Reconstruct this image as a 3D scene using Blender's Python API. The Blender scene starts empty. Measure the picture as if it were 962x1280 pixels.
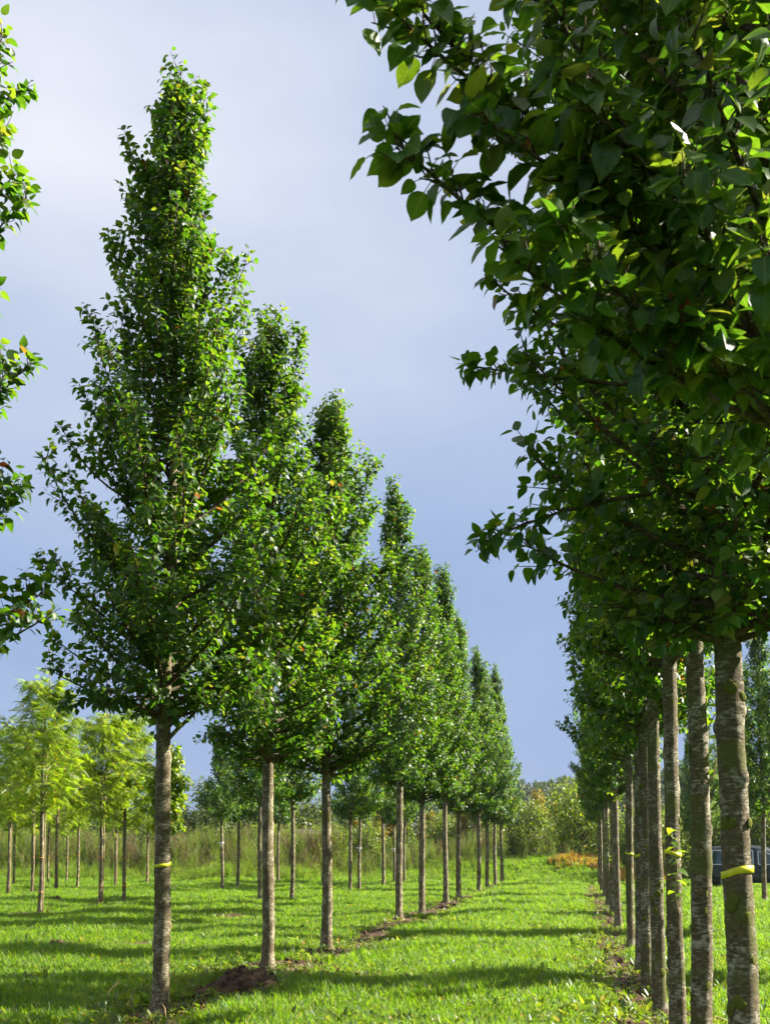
import bpy, math, random
import numpy as np
from mathutils import Vector, Matrix

R = math.radians
rng = np.random.default_rng(7)
random.seed(7)
scene = bpy.context.scene
COL = scene.collection

# ------------------------------------------------------------------ camera
F_PX, IMG_W, IMG_H = 1500.0, 962.0, 1280.0
YAW, PITCH, EYE = 0.1593, 0.09647, 1.55
cam_d = bpy.data.cameras.new('camera')
cam = bpy.data.objects.new('camera', cam_d)
COL.objects.link(cam)
cam.location = (0, 0, EYE)
cam.rotation_euler = (math.pi / 2 + PITCH, 0, YAW)
cam_d.sensor_fit = 'AUTO'
cam_d.sensor_width = 17.3
cam_d.lens = F_PX / IMG_H * 17.3
SHIFT_PX = 279.84
cam_d.shift_y = SHIFT_PX / IMG_H
cam_d.clip_start = 0.05
cam_d.clip_end = 5000
cam_d.dof.use_dof = True
cam_d.dof.focus_distance = 13.0
cam_d.dof.aperture_fstop = 4.5
scene.camera = cam
scene.render.resolution_x, scene.render.resolution_y = 769, 1024

# ------------------------------------------------------------------ sky and sun
SUN_AZ, SUN_EL = R(70), R(34)          # azimuth measured from +Y (along the rows) towards +X
world = bpy.data.worlds.new('World')
scene.world = world
world.use_nodes = True
nt = world.node_tree
nt.nodes.clear()
w_out = nt.nodes.new('ShaderNodeOutputWorld')
w_bg = nt.nodes.new('ShaderNodeBackground')
w_sky = nt.nodes.new('ShaderNodeTexSky')
w_sky.sky_type = 'NISHITA'
w_sky.sun_disc = False
w_sky.sun_elevation = SUN_EL
w_sky.sun_rotation = SUN_AZ
w_sky.air_density = 1.0
w_sky.dust_density = 1.2
w_sky.ozone_density = 1.5
w_tc = nt.nodes.new('ShaderNodeTexCoord')
w_map = nt.nodes.new('ShaderNodeMapping')
w_map.inputs['Location'].default_value = (-1.2, -2.3, 0.9)
w_map.inputs['Scale'].default_value = (1.0, 1.0, 2.0)
w_n = nt.nodes.new('ShaderNodeTexNoise')
w_n.inputs['Scale'].default_value = 1.8
w_n.inputs['Detail'].default_value = 5.0
w_n.inputs['Roughness'].default_value = 0.45
w_sep = nt.nodes.new('ShaderNodeSeparateXYZ')
nt.links.new(w_tc.outputs['Generated'], w_sep.inputs[0])
w_el = nt.nodes.new('ShaderNodeMath')             # height above the horizon
w_el.operation = 'MULTIPLY_ADD'
w_el.inputs[1].default_value = 0.80
w_el.inputs[2].default_value = -0.28
nt.links.new(w_sep.outputs['Z'], w_el.inputs[0])
w_fac = nt.nodes.new('ShaderNodeMath')
w_fac.operation = 'ADD'
w_cloud = nt.nodes.new('ShaderNodeValToRGB')      # slate-blue rain cloud low down, pale veil higher up
cr = w_cloud.color_ramp
cr.elements.new(0.5)
cr.elements.new(0.7)
for e, (p_, c_) in zip(cr.elements, ((0.14, (1.45, 2.08, 3.6, 1)), (0.36, (2.1, 2.75, 4.1, 1)), (0.60, (2.95, 3.4, 4.45, 1)), (0.84, (4.8, 4.95, 5.4, 1)))):
    e.position = p_
    e.color = c_
w_ramp = nt.nodes.new('ShaderNodeValToRGB')
w_ramp.color_ramp.elements[0].color = (0.93, 0.93, 0.93, 1)
w_ramp.color_ramp.elements[1].color = (0.97, 0.97, 0.97, 1)
w_mix = nt.nodes.new('ShaderNodeMix')
w_mix.data_type = 'RGBA'
nt.links.new(w_tc.outputs['Generated'], w_map.inputs['Vector'])
nt.links.new(w_map.outputs['Vector'], w_n.inputs['Vector'])
nt.links.new(w_n.outputs['Fac'], w_ramp.inputs['Fac'])
nt.links.new(w_n.outputs['Fac'], w_fac.inputs[0])
nt.links.new(w_el.outputs[0], w_fac.inputs[1])
nt.links.new(w_fac.outputs[0], w_cloud.inputs['Fac'])
nt.links.new(w_ramp.outputs['Color'], w_mix.inputs['Factor'])
nt.links.new(w_sky.outputs['Color'], w_mix.inputs['A'])
nt.links.new(w_cloud.outputs['Color'], w_mix.inputs['B'])
nt.links.new(w_mix.outputs['Result'], w_bg.inputs['Color'])
w_bg.inputs['Strength'].default_value = 0.05
nt.links.new(w_bg.outputs['Background'], w_out.inputs['Surface'])

sun_d = bpy.data.lights.new('sun', 'SUN')
sun_d.energy = 5.0
sun_d.angle = R(0.53)
sun_d.color = (1.0, 0.94, 0.82)
sun = bpy.data.objects.new('sun', sun_d)
COL.objects.link(sun)
to_sun = Vector((math.sin(SUN_AZ) * math.cos(SUN_EL), math.cos(SUN_AZ) * math.cos(SUN_EL), math.sin(SUN_EL)))
sun.rotation_euler = to_sun.to_track_quat('Z', 'Y').to_euler()
sun.location = (20, 20, 30)

scene.view_settings.view_transform = 'Standard'
scene.view_settings.look = 'None'
scene.view_settings.gamma = 1.0
scene.view_settings.use_curve_mapping = False
scene.view_settings.exposure = 1.9
scene.cycles.use_denoising = True
scene.cycles.use_adaptive_sampling = True
scene.cycles.adaptive_threshold = 0.02
scene.cycles.max_bounces = 5
scene.cycles.diffuse_bounces = 2
scene.cycles.transmission_bounces = 3
scene.cycles.transparent_max_bounces = 6
scene.cycles.caustics_reflective = False
scene.cycles.caustics_refractive = False

# ------------------------------------------------------------------ helpers
CAM_F = np.array([-math.sin(YAW) * math.cos(PITCH), math.cos(YAW) * math.cos(PITCH), math.sin(PITCH)])
CAM_R = np.array([math.cos(YAW), math.sin(YAW), 0.0])
CAM_U = np.cross(CAM_R, CAM_F)


def project(P):
    """Where a world point lands in the photograph (only used to pick the leaves that show largest)."""
    v = np.asarray(P) - np.array([0, 0, EYE])
    d = v @ CAM_F
    return IMG_W / 2 + F_PX * (v @ CAM_R) / d, IMG_H / 2 + SHIFT_PX - F_PX * (v @ CAM_U) / d, d


def mesh_np(name, verts, faces, mats, smooth=False, mat_idx=None):
    """faces: list of (n,k) integer arrays."""
    me = bpy.data.meshes.new(name)
    verts = np.asarray(verts, dtype=np.float32)
    me.vertices.add(len(verts))
    me.vertices.foreach_set('co', verts.ravel())
    loops = np.concatenate([f.ravel() for f in faces]).astype(np.int32)
    sizes = np.concatenate([np.full(len(f), f.shape[1]) for f in faces]).astype(np.int32)
    starts = np.concatenate([[0], np.cumsum(sizes)[:-1]]).astype(np.int32)
    me.loops.add(len(loops))
    me.loops.foreach_set('vertex_index', loops)
    me.polygons.add(len(sizes))
    me.polygons.foreach_set('loop_start', starts)
    me.polygons.foreach_set('loop_total', sizes)
    if mat_idx is not None:
        me.polygons.foreach_set('material_index', np.asarray(mat_idx, dtype=np.int32))
    if smooth:
        me.polygons.foreach_set('use_smooth', np.ones(len(sizes), dtype=bool))
    for m in (mats if isinstance(mats, (list, tuple)) else [mats]):
        me.materials.append(m)
    me.update(calc_edges=True)
    return me


class MB:
    """Collects vertices and faces of one mesh."""
    def __init__(self):
        self.v, self.f, self.m = [], [], []

    def add(self, verts, faces, mi=0):
        o = len(self.v)
        self.v += [tuple(map(float, p)) for p in verts]
        self.f += [tuple(i + o for i in f) for f in faces]
        self.m += [mi] * len(faces)

    def box(self, c, s, mi=0):
        x, y, z = c
        a, b, d = s[0] / 2, s[1] / 2, s[2] / 2
        v = [(x + i * a, y + j * b, z + k * d) for i in (-1, 1) for j in (-1, 1) for k in (-1, 1)]
        self.add(v, [(0, 1, 3, 2), (4, 6, 7, 5), (0, 4, 5, 1), (2, 3, 7, 6), (0, 2, 6, 4), (1, 5, 7, 3)], mi)

    def tube(self, pts, radii, sides=8, caps=True, mi=0):
        pts = [np.array(p, float) for p in pts]
        n = len(pts)
        ref = np.array([0.31, 0.95, 0.1])
        vs, fs = [], []
        for i in range(n):
            t = pts[min(i + 1, n - 1)] - pts[max(i - 1, 0)]
            t /= np.linalg.norm(t) + 1e-9
            a = np.cross(t, ref)
            a /= np.linalg.norm(a) + 1e-9
            b = np.cross(t, a)
            for k in range(sides):
                th = 2 * math.pi * k / sides
                vs.append(pts[i] + radii[i] * (math.cos(th) * a + math.sin(th) * b))
        for i in range(n - 1):
            for k in range(sides):
                k2 = (k + 1) % sides
                fs.append((i * sides + k, i * sides + k2, (i + 1) * sides + k2, (i + 1) * sides + k))
        if caps:
            fs.append(tuple(range(sides - 1, -1, -1)))
            fs.append(tuple(range((n - 1) * sides, n * sides)))
        self.add(vs, fs, mi)

    def mesh(self, name, mats, smooth=True):
        me = bpy.data.meshes.new(name)
        me.from_pydata(self.v, [], self.f)
        for m in (mats if isinstance(mats, (list, tuple)) else [mats]):
            me.materials.append(m)
        me.polygons.foreach_set('material_index', np.array(self.m, dtype=np.int32))
        if smooth:
            me.polygons.foreach_set('use_smooth', np.ones(len(self.f), dtype=bool))
        me.update()
        return me


def put(name, me, parent=None, loc=None, rot=None, scale=None):
    o = bpy.data.objects.new(name, me)
    COL.objects.link(o)
    if parent is not None:
        o.parent = parent
    if loc is not None:
        o.location = loc
    if rot is not None:
        o.rotation_euler = rot
    if scale is not None:
        o.scale = scale
    return o


def tag(o, label=None, cat=None, group=None, kind=None):
    if label:
        o['label'] = label
    if cat:
        o['category'] = cat
    if group:
        o['group'] = group
    if kind:
        o['kind'] = kind
    return o


def root(name, loc, rz=0.0, sc=1.0):
    o = bpy.data.objects.new(name, None)
    o.empty_display_size = 0.2
    COL.objects.link(o)
    o.location = loc
    o.rotation_euler = (0, 0, rz)
    o.scale = (sc, sc, sc) if not isinstance(sc, tuple) else sc
    return o


# ------------------------------------------------------------------ materials
def new_mat(name):
    m = bpy.data.materials.new(name)
    m.use_nodes = True
    n = m.node_tree
    n.nodes.clear()
    out = n.nodes.new('ShaderNodeOutputMaterial')
    return m, n, out


def N(n, kind, **kw):
    x = n.nodes.new(kind)
    for k, v in kw.items():
        if k in x.inputs.keys():
            x.inputs[k].default_value = v
        else:
            setattr(x, k, v)
    return x


def ramp(n, stops, interp='LINEAR'):
    r = n.nodes.new('ShaderNodeValToRGB')
    cr = r.color_ramp
    cr.interpolation = interp
    while len(cr.elements) < len(stops):
        cr.elements.new(0.5)
    for e, (p, c) in zip(cr.elements, stops):
        e.position = p
        e.color = (*c, 1) if len(c) == 3 else c
    return r


def mixc(n, fac, a, b, blend='MIX'):
    m = n.nodes.new('ShaderNodeMix')
    m.data_type = 'RGBA'
    m.blend_type = blend
    for s, v in (('Factor', fac), ('A', a), ('B', b)):
        if isinstance(v, (int, float)):
            m.inputs[s].default_value = v
        elif isinstance(v, tuple):
            m.inputs[s].default_value = (*v, 1) if len(v) == 3 else v
        else:
            n.links.new(v, m.inputs[s])
    return m.outputs['Result']


def mat_leaf(name, stops, trans_stops, trans=0.42, rough=0.38, spec=0.5, veins=False):
    """Leaf: glossy upper face plus light shining through; colour varies from leaf to leaf."""
    m, n, out = new_mat(name)
    geo = N(n, 'ShaderNodeNewGeometry')
    oi = N(n, 'ShaderNodeObjectInfo')
    add = N(n, 'ShaderNodeMath', operation='ADD')
    fr = N(n, 'ShaderNodeMath', operation='FRACT')
    n.links.new(geo.outputs['Random Per Island'], add.inputs[0])
    n.links.new(oi.outputs['Random'], add.inputs[1])
    n.links.new(add.outputs[0], fr.inputs[0])
    r1, r2 = ramp(n, stops), ramp(n, trans_stops)
    n.links.new(fr.outputs[0], r1.inputs[0])
    n.links.new(fr.outputs[0], r2.inputs[0])
    p = N(n, 'ShaderNodeBsdfPrincipled', Roughness=rough)
    p.inputs['Specular IOR Level'].default_value = spec
    t = N(n, 'ShaderNodeBsdfTranslucent')
    mx = N(n, 'ShaderNodeMixShader')
    mx.inputs[0].default_value = trans
    # faint mottling inside the leaf
    tc = N(n, 'ShaderNodeTexCoord')
    no = N(n, 'ShaderNodeTexNoise', Scale=38.0, Detail=2.0)
    n.links.new(tc.outputs['Object'], no.inputs['Vector'])
    rr = ramp(n, [(0.3, (0.75, 0.75, 0.75)), (0.7, (1.2, 1.2, 1.2))])
    n.links.new(no.outputs['Fac'], rr.inputs[0])
    c1 = mixc(n, 1.0, r1.outputs[0], rr.outputs[0], 'MULTIPLY')
    c2 = mixc(n, 1.0, r2.outputs[0], rr.outputs[0], 'MULTIPLY')
    if veins:            # pale midrib and side veins on the leaves that carry a leaf-shaped UV
        uv = N(n, 'ShaderNodeUVMap', uv_map='leaf')
        sx = N(n, 'ShaderNodeSeparateXYZ')
        n.links.new(uv.outputs[0], sx.inputs[0])

        def mth(op, a, b=None):
            q = N(n, 'ShaderNodeMath', operation=op)
            for k, v in enumerate((a, b)):
                if v is None:
                    continue
                if isinstance(v, (int, float)):
                    q.inputs[k].default_value = v
                else:
                    n.links.new(v, q.inputs[k])
            return q.outputs[0]
        av = mth('ABSOLUTE', mth('SUBTRACT', sx.outputs['Y'], 0.5))
        midrib = mth('LESS_THAN', av, 0.014)
        side = mth('LESS_THAN', mth('FRACT', mth('SUBTRACT', mth('MULTIPLY', sx.outputs['X'], 7.0), mth('MULTIPLY', av, 5.0))), 0.10)
        on = mth('GREATER_THAN', sx.outputs['X'], 0.5)
        vein = mth('MULTIPLY', mth('MAXIMUM', midrib, mth('MULTIPLY', side, 0.45)), on)
        c1 = mixc(n, vein, c1, (0.13, 0.17, 0.05))
        c2 = mixc(n, vein, c2, (0.42, 0.50, 0.06))
    n.links.new(c1, p.inputs['Base Color'])
    n.links.new(c2, t.inputs['Color'])
    n.links.new(p.outputs[0], mx.inputs[1])
    n.links.new(t.outputs[0], mx.inputs[2])
    n.links.new(mx.outputs[0], out.inputs['Surface'])
    return m


M_PEAR = mat_leaf('pear_leaf',
                  [(0.0, (0.018, 0.052, 0.008)), (0.45, (0.031, 0.078, 0.011)), (0.8, (0.050, 0.100, 0.013)),
                   (0.985, (0.080, 0.120, 0.014)), (0.9955, (0.10, 0.13, 0.02)), (0.9985, (0.35, 0.05, 0.012))],
                  [(0.0, (0.095, 0.27, 0.008)), (0.5, (0.17, 0.38, 0.010)), (0.9, (0.31, 0.47, 0.014)),
                   (0.9955, (0.42, 0.45, 0.03)), (0.9985, (0.65, 0.10, 0.02))], trans=0.41, rough=0.42, spec=0.38, veins=True)
M_ASH = mat_leaf('yellow_green_leaf',
                 [(0.0, (0.065, 0.125, 0.009)), (0.6, (0.115, 0.165, 0.010)), (0.95, (0.15, 0.17, 0.012)), (0.99, (0.30, 0.17, 0.02))],
                 [(0.0, (0.28, 0.50, 0.008)), (0.6, (0.40, 0.61, 0.010)), (0.95, (0.55, 0.61, 0.015)), (0.99, (0.72, 0.40, 0.02))],
                 trans=0.5, rough=0.45)
M_GRASS = mat_leaf('grass_blade',
                   [(0.0, (0.040, 0.095, 0.008)), (0.55, (0.064, 0.135, 0.010)), (0.9, (0.11, 0.165, 0.014)), (0.985, (0.24, 0.22, 0.08))],
                   [(0.0, (0.18, 0.44, 0.008)), (0.55, (0.32, 0.58, 0.010)), (0.9, (0.52, 0.68, 0.02)), (0.985, (0.58, 0.54, 0.16))],
                   trans=0.45, rough=0.48, spec=0.35)
M_WEED = mat_leaf('weed_leaf',
                  [(0.0, (0.048, 0.105, 0.010)), (0.6, (0.085, 0.14, 0.014)), (0.93, (0.13, 0.16, 0.02)), (0.98, (0.2, 0.13, 0.04))],
                  [(0.0, (0.20, 0.36, 0.010)), (0.6, (0.33, 0.46, 0.015)), (0.93, (0.45, 0.48, 0.04)), (0.98, (0.42, 0.27, 0.07))],
                  trans=0.42, rough=0.4)
M_HEDGE = mat_leaf('hedge_leaf',
                   [(0.0, (0.030, 0.060, 0.014)), (0.6, (0.060, 0.100, 0.018)), (1.0, (0.110, 0.130, 0.022))],
                   [(0.0, (0.10, 0.20, 0.012)), (0.6, (0.22, 0.34, 0.02)), (1.0, (0.38, 0.40, 0.03))], trans=0.35, rough=0.5)
M_SHRUB = mat_leaf('shrub_leaf',
                   [(0.0, (0.045, 0.085, 0.014)), (0.6, (0.080, 0.122, 0.020)), (1.0, (0.125, 0.145, 0.034))],
                   [(0.0, (0.18, 0.32, 0.012)), (0.6, (0.30, 0.42, 0.02)), (1.0, (0.42, 0.44, 0.04))], trans=0.40, rough=0.45)
M_GOLD = mat_leaf('golden_leaf',
                  [(0.0, (0.10, 0.13, 0.016)), (0.6, (0.18, 0.17, 0.02)), (1.0, (0.28, 0.13, 0.02))],
                  [(0.0, (0.34, 0.42, 0.02)), (0.6, (0.55, 0.46, 0.03)), (1.0, (0.60, 0.28, 0.03))], trans=0.40, rough=0.5)
M_FERN = mat_leaf('bracken_leaf',
                  [(0.0, (0.20, 0.18, 0.02)), (0.5, (0.36, 0.22, 0.02)), (1.0, (0.38, 0.15, 0.02))],
                  [(0.0, (0.5, 0.42, 0.03)), (0.5, (0.60, 0.38, 0.03)), (1.0, (0.52, 0.24, 0.03))], trans=0.42, rough=0.5)
M_STRAW = mat_leaf('dry_stalk',
                   [(0.0, (0.060, 0.055, 0.018)), (0.6, (0.125, 0.088, 0.036)), (1.0, (0.16, 0.09, 0.04))],
                   [(0.0, (0.16, 0.15, 0.03)), (0.6, (0.26, 0.18, 0.05)), (1.0, (0.28, 0.15, 0.05))], trans=0.3, rough=0.6)
M_DEAD = mat_leaf('dead_leaf',
                  [(0.0, (0.075, 0.045, 0.025)), (0.6, (0.15, 0.085, 0.045)), (1.0, (0.24, 0.17, 0.10))],
                  [(0.0, (0.12, 0.06, 0.03)), (1.0, (0.3, 0.2, 0.1))], trans=0.15, rough=0.65)
M_SHOOT = mat_leaf('shoot_leaf', [(0.0, (0.07, 0.14, 0.012)), (1.0, (0.12, 0.18, 0.016))], [(0.0, (0.30, 0.52, 0.012)), (1.0, (0.48, 0.62, 0.02))], trans=0.45, rough=0.4)
M_FOREST = mat_leaf('far_forest_leaf',
                    [(0.0, (0.030, 0.055, 0.025)), (0.6, (0.050, 0.080, 0.030)), (1.0, (0.085, 0.10, 0.03))],
                    [(0.0, (0.08, 0.16, 0.03)), (1.0, (0.2, 0.26, 0.05))], trans=0.25, rough=0.6)


def mat_bark(name, base, pale, moss, pale_amt, moss_amt, streak=26.0):
    m, n, out = new_mat(name)
    tc = N(n, 'ShaderNodeTexCoord')
    oi = N(n, 'ShaderNodeObjectInfo')
    off = N(n, 'ShaderNodeVectorMath', operation='ADD')
    sc = N(n, 'ShaderNodeMath', operation='MULTIPLY')
    sc.inputs[1].default_value = 40.0
    n.links.new(oi.outputs['Random'], sc.inputs[0])
    n.links.new(tc.outputs['Object'], off.inputs[0])
    n.links.new(sc.outputs[0], off.inputs[1])
    # horizontal streaks (lenticels) and lichen plates
    mp = N(n, 'ShaderNodeMapping')
    mp.inputs['Scale'].default_value = (streak, streak, streak * 3.2)
    n.links.new(off.outputs[0], mp.inputs['Vector'])
    n1 = N(n, 'ShaderNodeTexNoise', Scale=1.0, Detail=5.0, Roughness=0.62)
    n.links.new(mp.outputs[0], n1.inputs['Vector'])
    n2 = N(n, 'ShaderNodeTexNoise', Scale=3.6, Detail=3.0, Roughness=0.55)
    n.links.new(off.outputs[0], n2.inputs['Vector'])
    n3 = N(n, 'ShaderNodeTexNoise', Scale=7.5, Detail=6.0, Roughness=0.7)
    n.links.new(off.outputs[0], n3.inputs['Vector'])
    vo = N(n, 'ShaderNodeTexVoronoi', Scale=34.0)
    vo.feature = 'DISTANCE_TO_EDGE'
    mpv = N(n, 'ShaderNodeMapping')
    mpv.inputs['Scale'].default_value = (1.0, 1.0, 1.5)
    wv = N(n, 'ShaderNodeVectorMath', operation='MULTIPLY_ADD')
    n.links.new(n1.outputs['Color'], wv.inputs[0])
    wv.inputs[1].default_value = (0.025, 0.025, 0.025)
    n.links.new(off.outputs[0], wv.inputs[2])
    n.links.new(wv.outputs[0], mpv.inputs['Vector'])
    n.links.new(mpv.outputs[0], vo.inputs['Vector'])
    dark = tuple(c * 0.45 for c in base)
    r1 = ramp(n, [(0.30, dark), (0.52, base), (0.75, tuple(min(1, c * 1.5) for c in base))])
    n.links.new(n1.outputs['Fac'], r1.inputs[0])
    rp = ramp(n, [(0.50 - pale_amt * .1, (0, 0, 0)), (0.60 - pale_amt * .1, (1, 1, 1))])
    mul = N(n, 'ShaderNodeMath', operation='MULTIPLY_ADD')
    n.links.new(n3.outputs['Fac'], mul.inputs[0])
    mul.inputs[1].default_value = 0.55
    half = N(n, 'ShaderNodeMath', operation='MULTIPLY')
    n.links.new(n1.outputs['Fac'], half.inputs[0])
    half.inputs[1].default_value = 0.45
    n.links.new(half.outputs[0], mul.inputs[2])
    n.links.new(mul.outputs[0], rp.inputs[0])
    c = mixc(n, rp.outputs[0], r1.outputs[0], pale)
    rv = ramp(n, [(0.0, (0.35, 0.35, 0.35)), (0.09, (1, 1, 1))])
    n.links.new(vo.outputs['Distance'], rv.inputs[0])
    c = mixc(n, 0.55, c, rv.outputs[0], 'MULTIPLY')
    rm = ramp(n, [(0.62 - moss_amt * .1, (0, 0, 0)), (0.72 - moss_amt * .1, (0.85, 0.85, 0.85))])
    n.links.new(n2.outputs['Fac'], rm.inputs[0])
    c = mixc(n, rm.outputs[0], c, moss)
    p = N(n, 'ShaderNodeBsdfPrincipled', Roughness=0.85)
    p.inputs['Specular IOR Level'].default_value = 0.25
    n.links.new(c, p.inputs['Base Color'])
    bsum = mixc(n, 0.5, n1.outputs['Fac'], rv.outputs[0])
    bp = N(n, 'ShaderNodeBump', Strength=0.55, Distance=0.008)
    n.links.new(bsum, bp.inputs['Height'])
    n.links.new(bp.outputs[0], p.inputs['Normal'])
    n.links.new(p.outputs[0], out.inputs['Surface'])
    return m


M_BARK = mat_bark('pear_bark', (0.135, 0.103, 0.055), (0.37, 0.33, 0.22), (0.095, 0.095, 0.020), 0.1, 0.5)
M_BARK2 = mat_bark('pale_lichen_bark', (0.120, 0.094, 0.048), (0.36, 0.33, 0.24), (0.090, 0.095, 0.018), 0.0, 0.9, 22.0)
M_TWIG = mat_bark('twig_bark', (0.085, 0.055, 0.035), (0.16, 0.12, 0.08), (0.06, 0.06, 0.02), 0.2, 0.0, 30.0)


def mat_plain(name, col, rough=0.6, spec=0.4, metallic=0.0, noise=0.25, nscale=20.0, bump=0.0, coat=0.0):
    m, n, out = new_mat(name)
    tc = N(n, 'ShaderNodeTexCoord')
    no = N(n, 'ShaderNodeTexNoise', Scale=nscale, Detail=4.0)
    n.links.new(tc.outputs['Object'], no.inputs['Vector'])
    lo = tuple(c * (1 - noise) for c in col)
    hi = tuple(min(1, c * (1 + noise)) for c in col)
    r = ramp(n, [(0.3, lo), (0.7, hi)])
    n.links.new(no.outputs['Fac'], r.inputs[0])
    p = N(n, 'ShaderNodeBsdfPrincipled', Roughness=rough, Metallic=metallic)
    p.inputs['Specular IOR Level'].default_value = spec
    p.inputs['Coat Weight'].default_value = coat
    n.links.new(r.outputs[0], p.inputs['Base Color'])
    if bump:
        b = N(n, 'ShaderNodeBump', Strength=bump, Distance=0.02)
        n.links.new(no.outputs['Fac'], b.inputs['Height'])
        n.links.new(b.outputs[0], p.inputs['Normal'])
    n.links.new(p.outputs[0], out.inputs['Surface'])
    return m


M_TAPE = mat_plain('yellow_tape', (0.62, 0.60, 0.015), 0.45, noise=0.12, nscale=30)
M_WHITE = mat_plain('white_label', (0.78, 0.78, 0.75), 0.5, noise=0.06)
M_ORANGE = mat_plain('orange_tie', (0.55, 0.25, 0.02), 0.5, noise=0.1)
M_CANE = mat_plain('bamboo_cane', (0.34, 0.24, 0.12), 0.55, noise=0.3, nscale=6)
M_MOSS = mat_plain('moss_cushion', (0.105, 0.115, 0.020), 0.95, 0.1, noise=0.55, nscale=60, bump=0.3)
M_SOIL = mat_plain('dark_soil', (0.080, 0.052, 0.032), 0.95, 0.1, noise=0.6, nscale=24, bump=1.0)


def mat_ground():
    m, n, out = new_mat('meadow_ground')
    tc = N(n, 'ShaderNodeTexCoord')
    at = N(n, 'ShaderNodeAttribute', attribute_name='soil')
    n1 = N(n, 'ShaderNodeTexNoise', Scale=0.55, Detail=6.0, Roughness=0.65)
    n2 = N(n, 'ShaderNodeTexNoise', Scale=14.0, Detail=6.0, Roughness=0.7)
    n.links.new(tc.outputs['Object'], n1.inputs['Vector'])
    n.links.new(tc.outputs['Object'], n2.inputs['Vector'])
    g = ramp(n, [(0.30, (0.035, 0.075, 0.010)), (0.55, (0.058, 0.105, 0.012)), (0.75, (0.085, 0.12, 0.02))])
    n.links.new(n1.outputs['Fac'], g.inputs[0])
    g2 = ramp(n, [(0.3, (0.55, 0.55, 0.55)), (0.7, (1.25, 1.25, 1.25))])
    n.links.new(n2.outputs['Fac'], g2.inputs[0])
    cg = mixc(n, 1.0, g.outputs[0], g2.outputs[0], 'MULTIPLY')
    s = ramp(n, [(0.25, (0.040, 0.025, 0.015)), (0.5, (0.090, 0.056, 0.034)), (0.75, (0.17, 0.115, 0.075))])
    n.links.new(n2.outputs['Fac'], s.inputs[0])
    # break up the soil's edge
    ad = N(n, 'ShaderNodeMath', operation='MULTIPLY_ADD')
    n.links.new(n2.outputs['Fac'], ad.inputs[0])
    ad.inputs[1].default_value = 0.9
    n.links.new(at.outputs['Fac'], ad.inputs[2])
    sm = ramp(n, [(0.80, (0, 0, 0)), (0.98, (1, 1, 1))])
    n.links.new(ad.outputs[0], sm.inputs[0])
    c = mixc(n, sm.outputs[0], cg, s.outputs[0])
    p = N(n, 'ShaderNodeBsdfPrincipled', Roughness=0.95)
    p.inputs['Specular IOR Level'].default_value = 0.15
    n.links.new(c, p.inputs['Base Color'])
    b = N(n, 'ShaderNodeBump', Strength=0.9, Distance=0.04)
    n.links.new(n2.outputs['Fac'], b.inputs['Height'])
    n.links.new(b.outputs[0], p.inputs['Normal'])
    n.links.new(p.outputs[0], out.inputs['Surface'])
    return m


# ------------------------------------------------------------------ where the trees stand
LEFT_ROW = [(-4.68, 7.1), (-4.11, 11.56), (-4.20, 16.1), (-4.03, 19.15), (-3.99, 26.84), (-4.04, 31.19), (-3.95, 36.09),
            (-3.93, 39.81), (-3.94, 48.03), (-3.98, 53.0), (-3.82, 55.8), (-3.76, 59.6)]
RIGHT_ROW = [(0.86, 4.25), (0.765, 6.1), (0.76, 8.05), (0.745, 9.75), (0.74, 11.98), (0.73, 13.93), (0.77, 16.12), (0.81, 19.93),
             (0.78, 25.56), (0.80, 30.4), (0.84, 36.3), (0.86, 42.0), (0.88, 49.0), (0.9, 55.0)]
SECOND_ROW = [(-9.9, 36.9), (-9.36, 38.93), (-8.99, 47.22), (-8.99, 49.28), (-8.55, 52.8), (-9.02, 59.0), (-8.7, 60.3)]
THIRD_ROW = [(-14.59, 48.38), (-14.58, 50.63), (-15.28, 60.5)]
FAR_RIGHT = [(5.64, 38.79), (5.75, 44.6), (5.72, 57.5), (5.8, 63.0), (5.7, 16.6), (5.75, 25.0), (5.7, 32.4)]
YELLOW = [(-13.82, 29.62), (-14.17, 34.44), (-13.89, 35.65), (-20.71, 41.67), (-21.03, 44.31), (-20.94, 46.3), (-21.42, 49.53),
          (-25.27, 51.37), (-25.51, 55.47), (-25.92, 58.54), (-21.22, 53.33), (-20.75, 56.24)]


def lumps(x, y):
    return (0.030 * np.sin(x * 1.9 + 0.6 * y) + 0.025 * np.sin(y * 1.3 - 0.5 * x + 1.0)
            + 0.018 * np.sin(3.7 * x + 1.1) * np.sin(2.9 * y + 0.3))


def smooth01(a, lo, hi):
    t = np.clip((a - lo) / (hi - lo), 0, 1)
    return t * t * (3 - 2 * t)


def ground_z(x, y):
    x, y = np.asarray(x, float), np.asarray(y, float)
    bank = smooth01(y, 61.5, 69) * (1.0 * smooth01(x, -13, -5) * (1 - smooth01(x, 0.5, 4.0)) + 0.15)
    near = smooth01(np.hypot(x, y), 2, 6) * (1 - smooth01(y, 80, 120))
    return lumps(x, y) * near + bank - 0.02


_ph = rng.uniform(0, 6.28, (8, 2))


def wob(x, y, s):
    return sum(np.sin(x * s * (1 + .37 * k) * math.cos(k * 1.9) + y * s * (1 + .37 * k) * math.sin(k * 1.9) + _ph[k, 0])
               for k in range(6)) / 6.0


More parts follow.
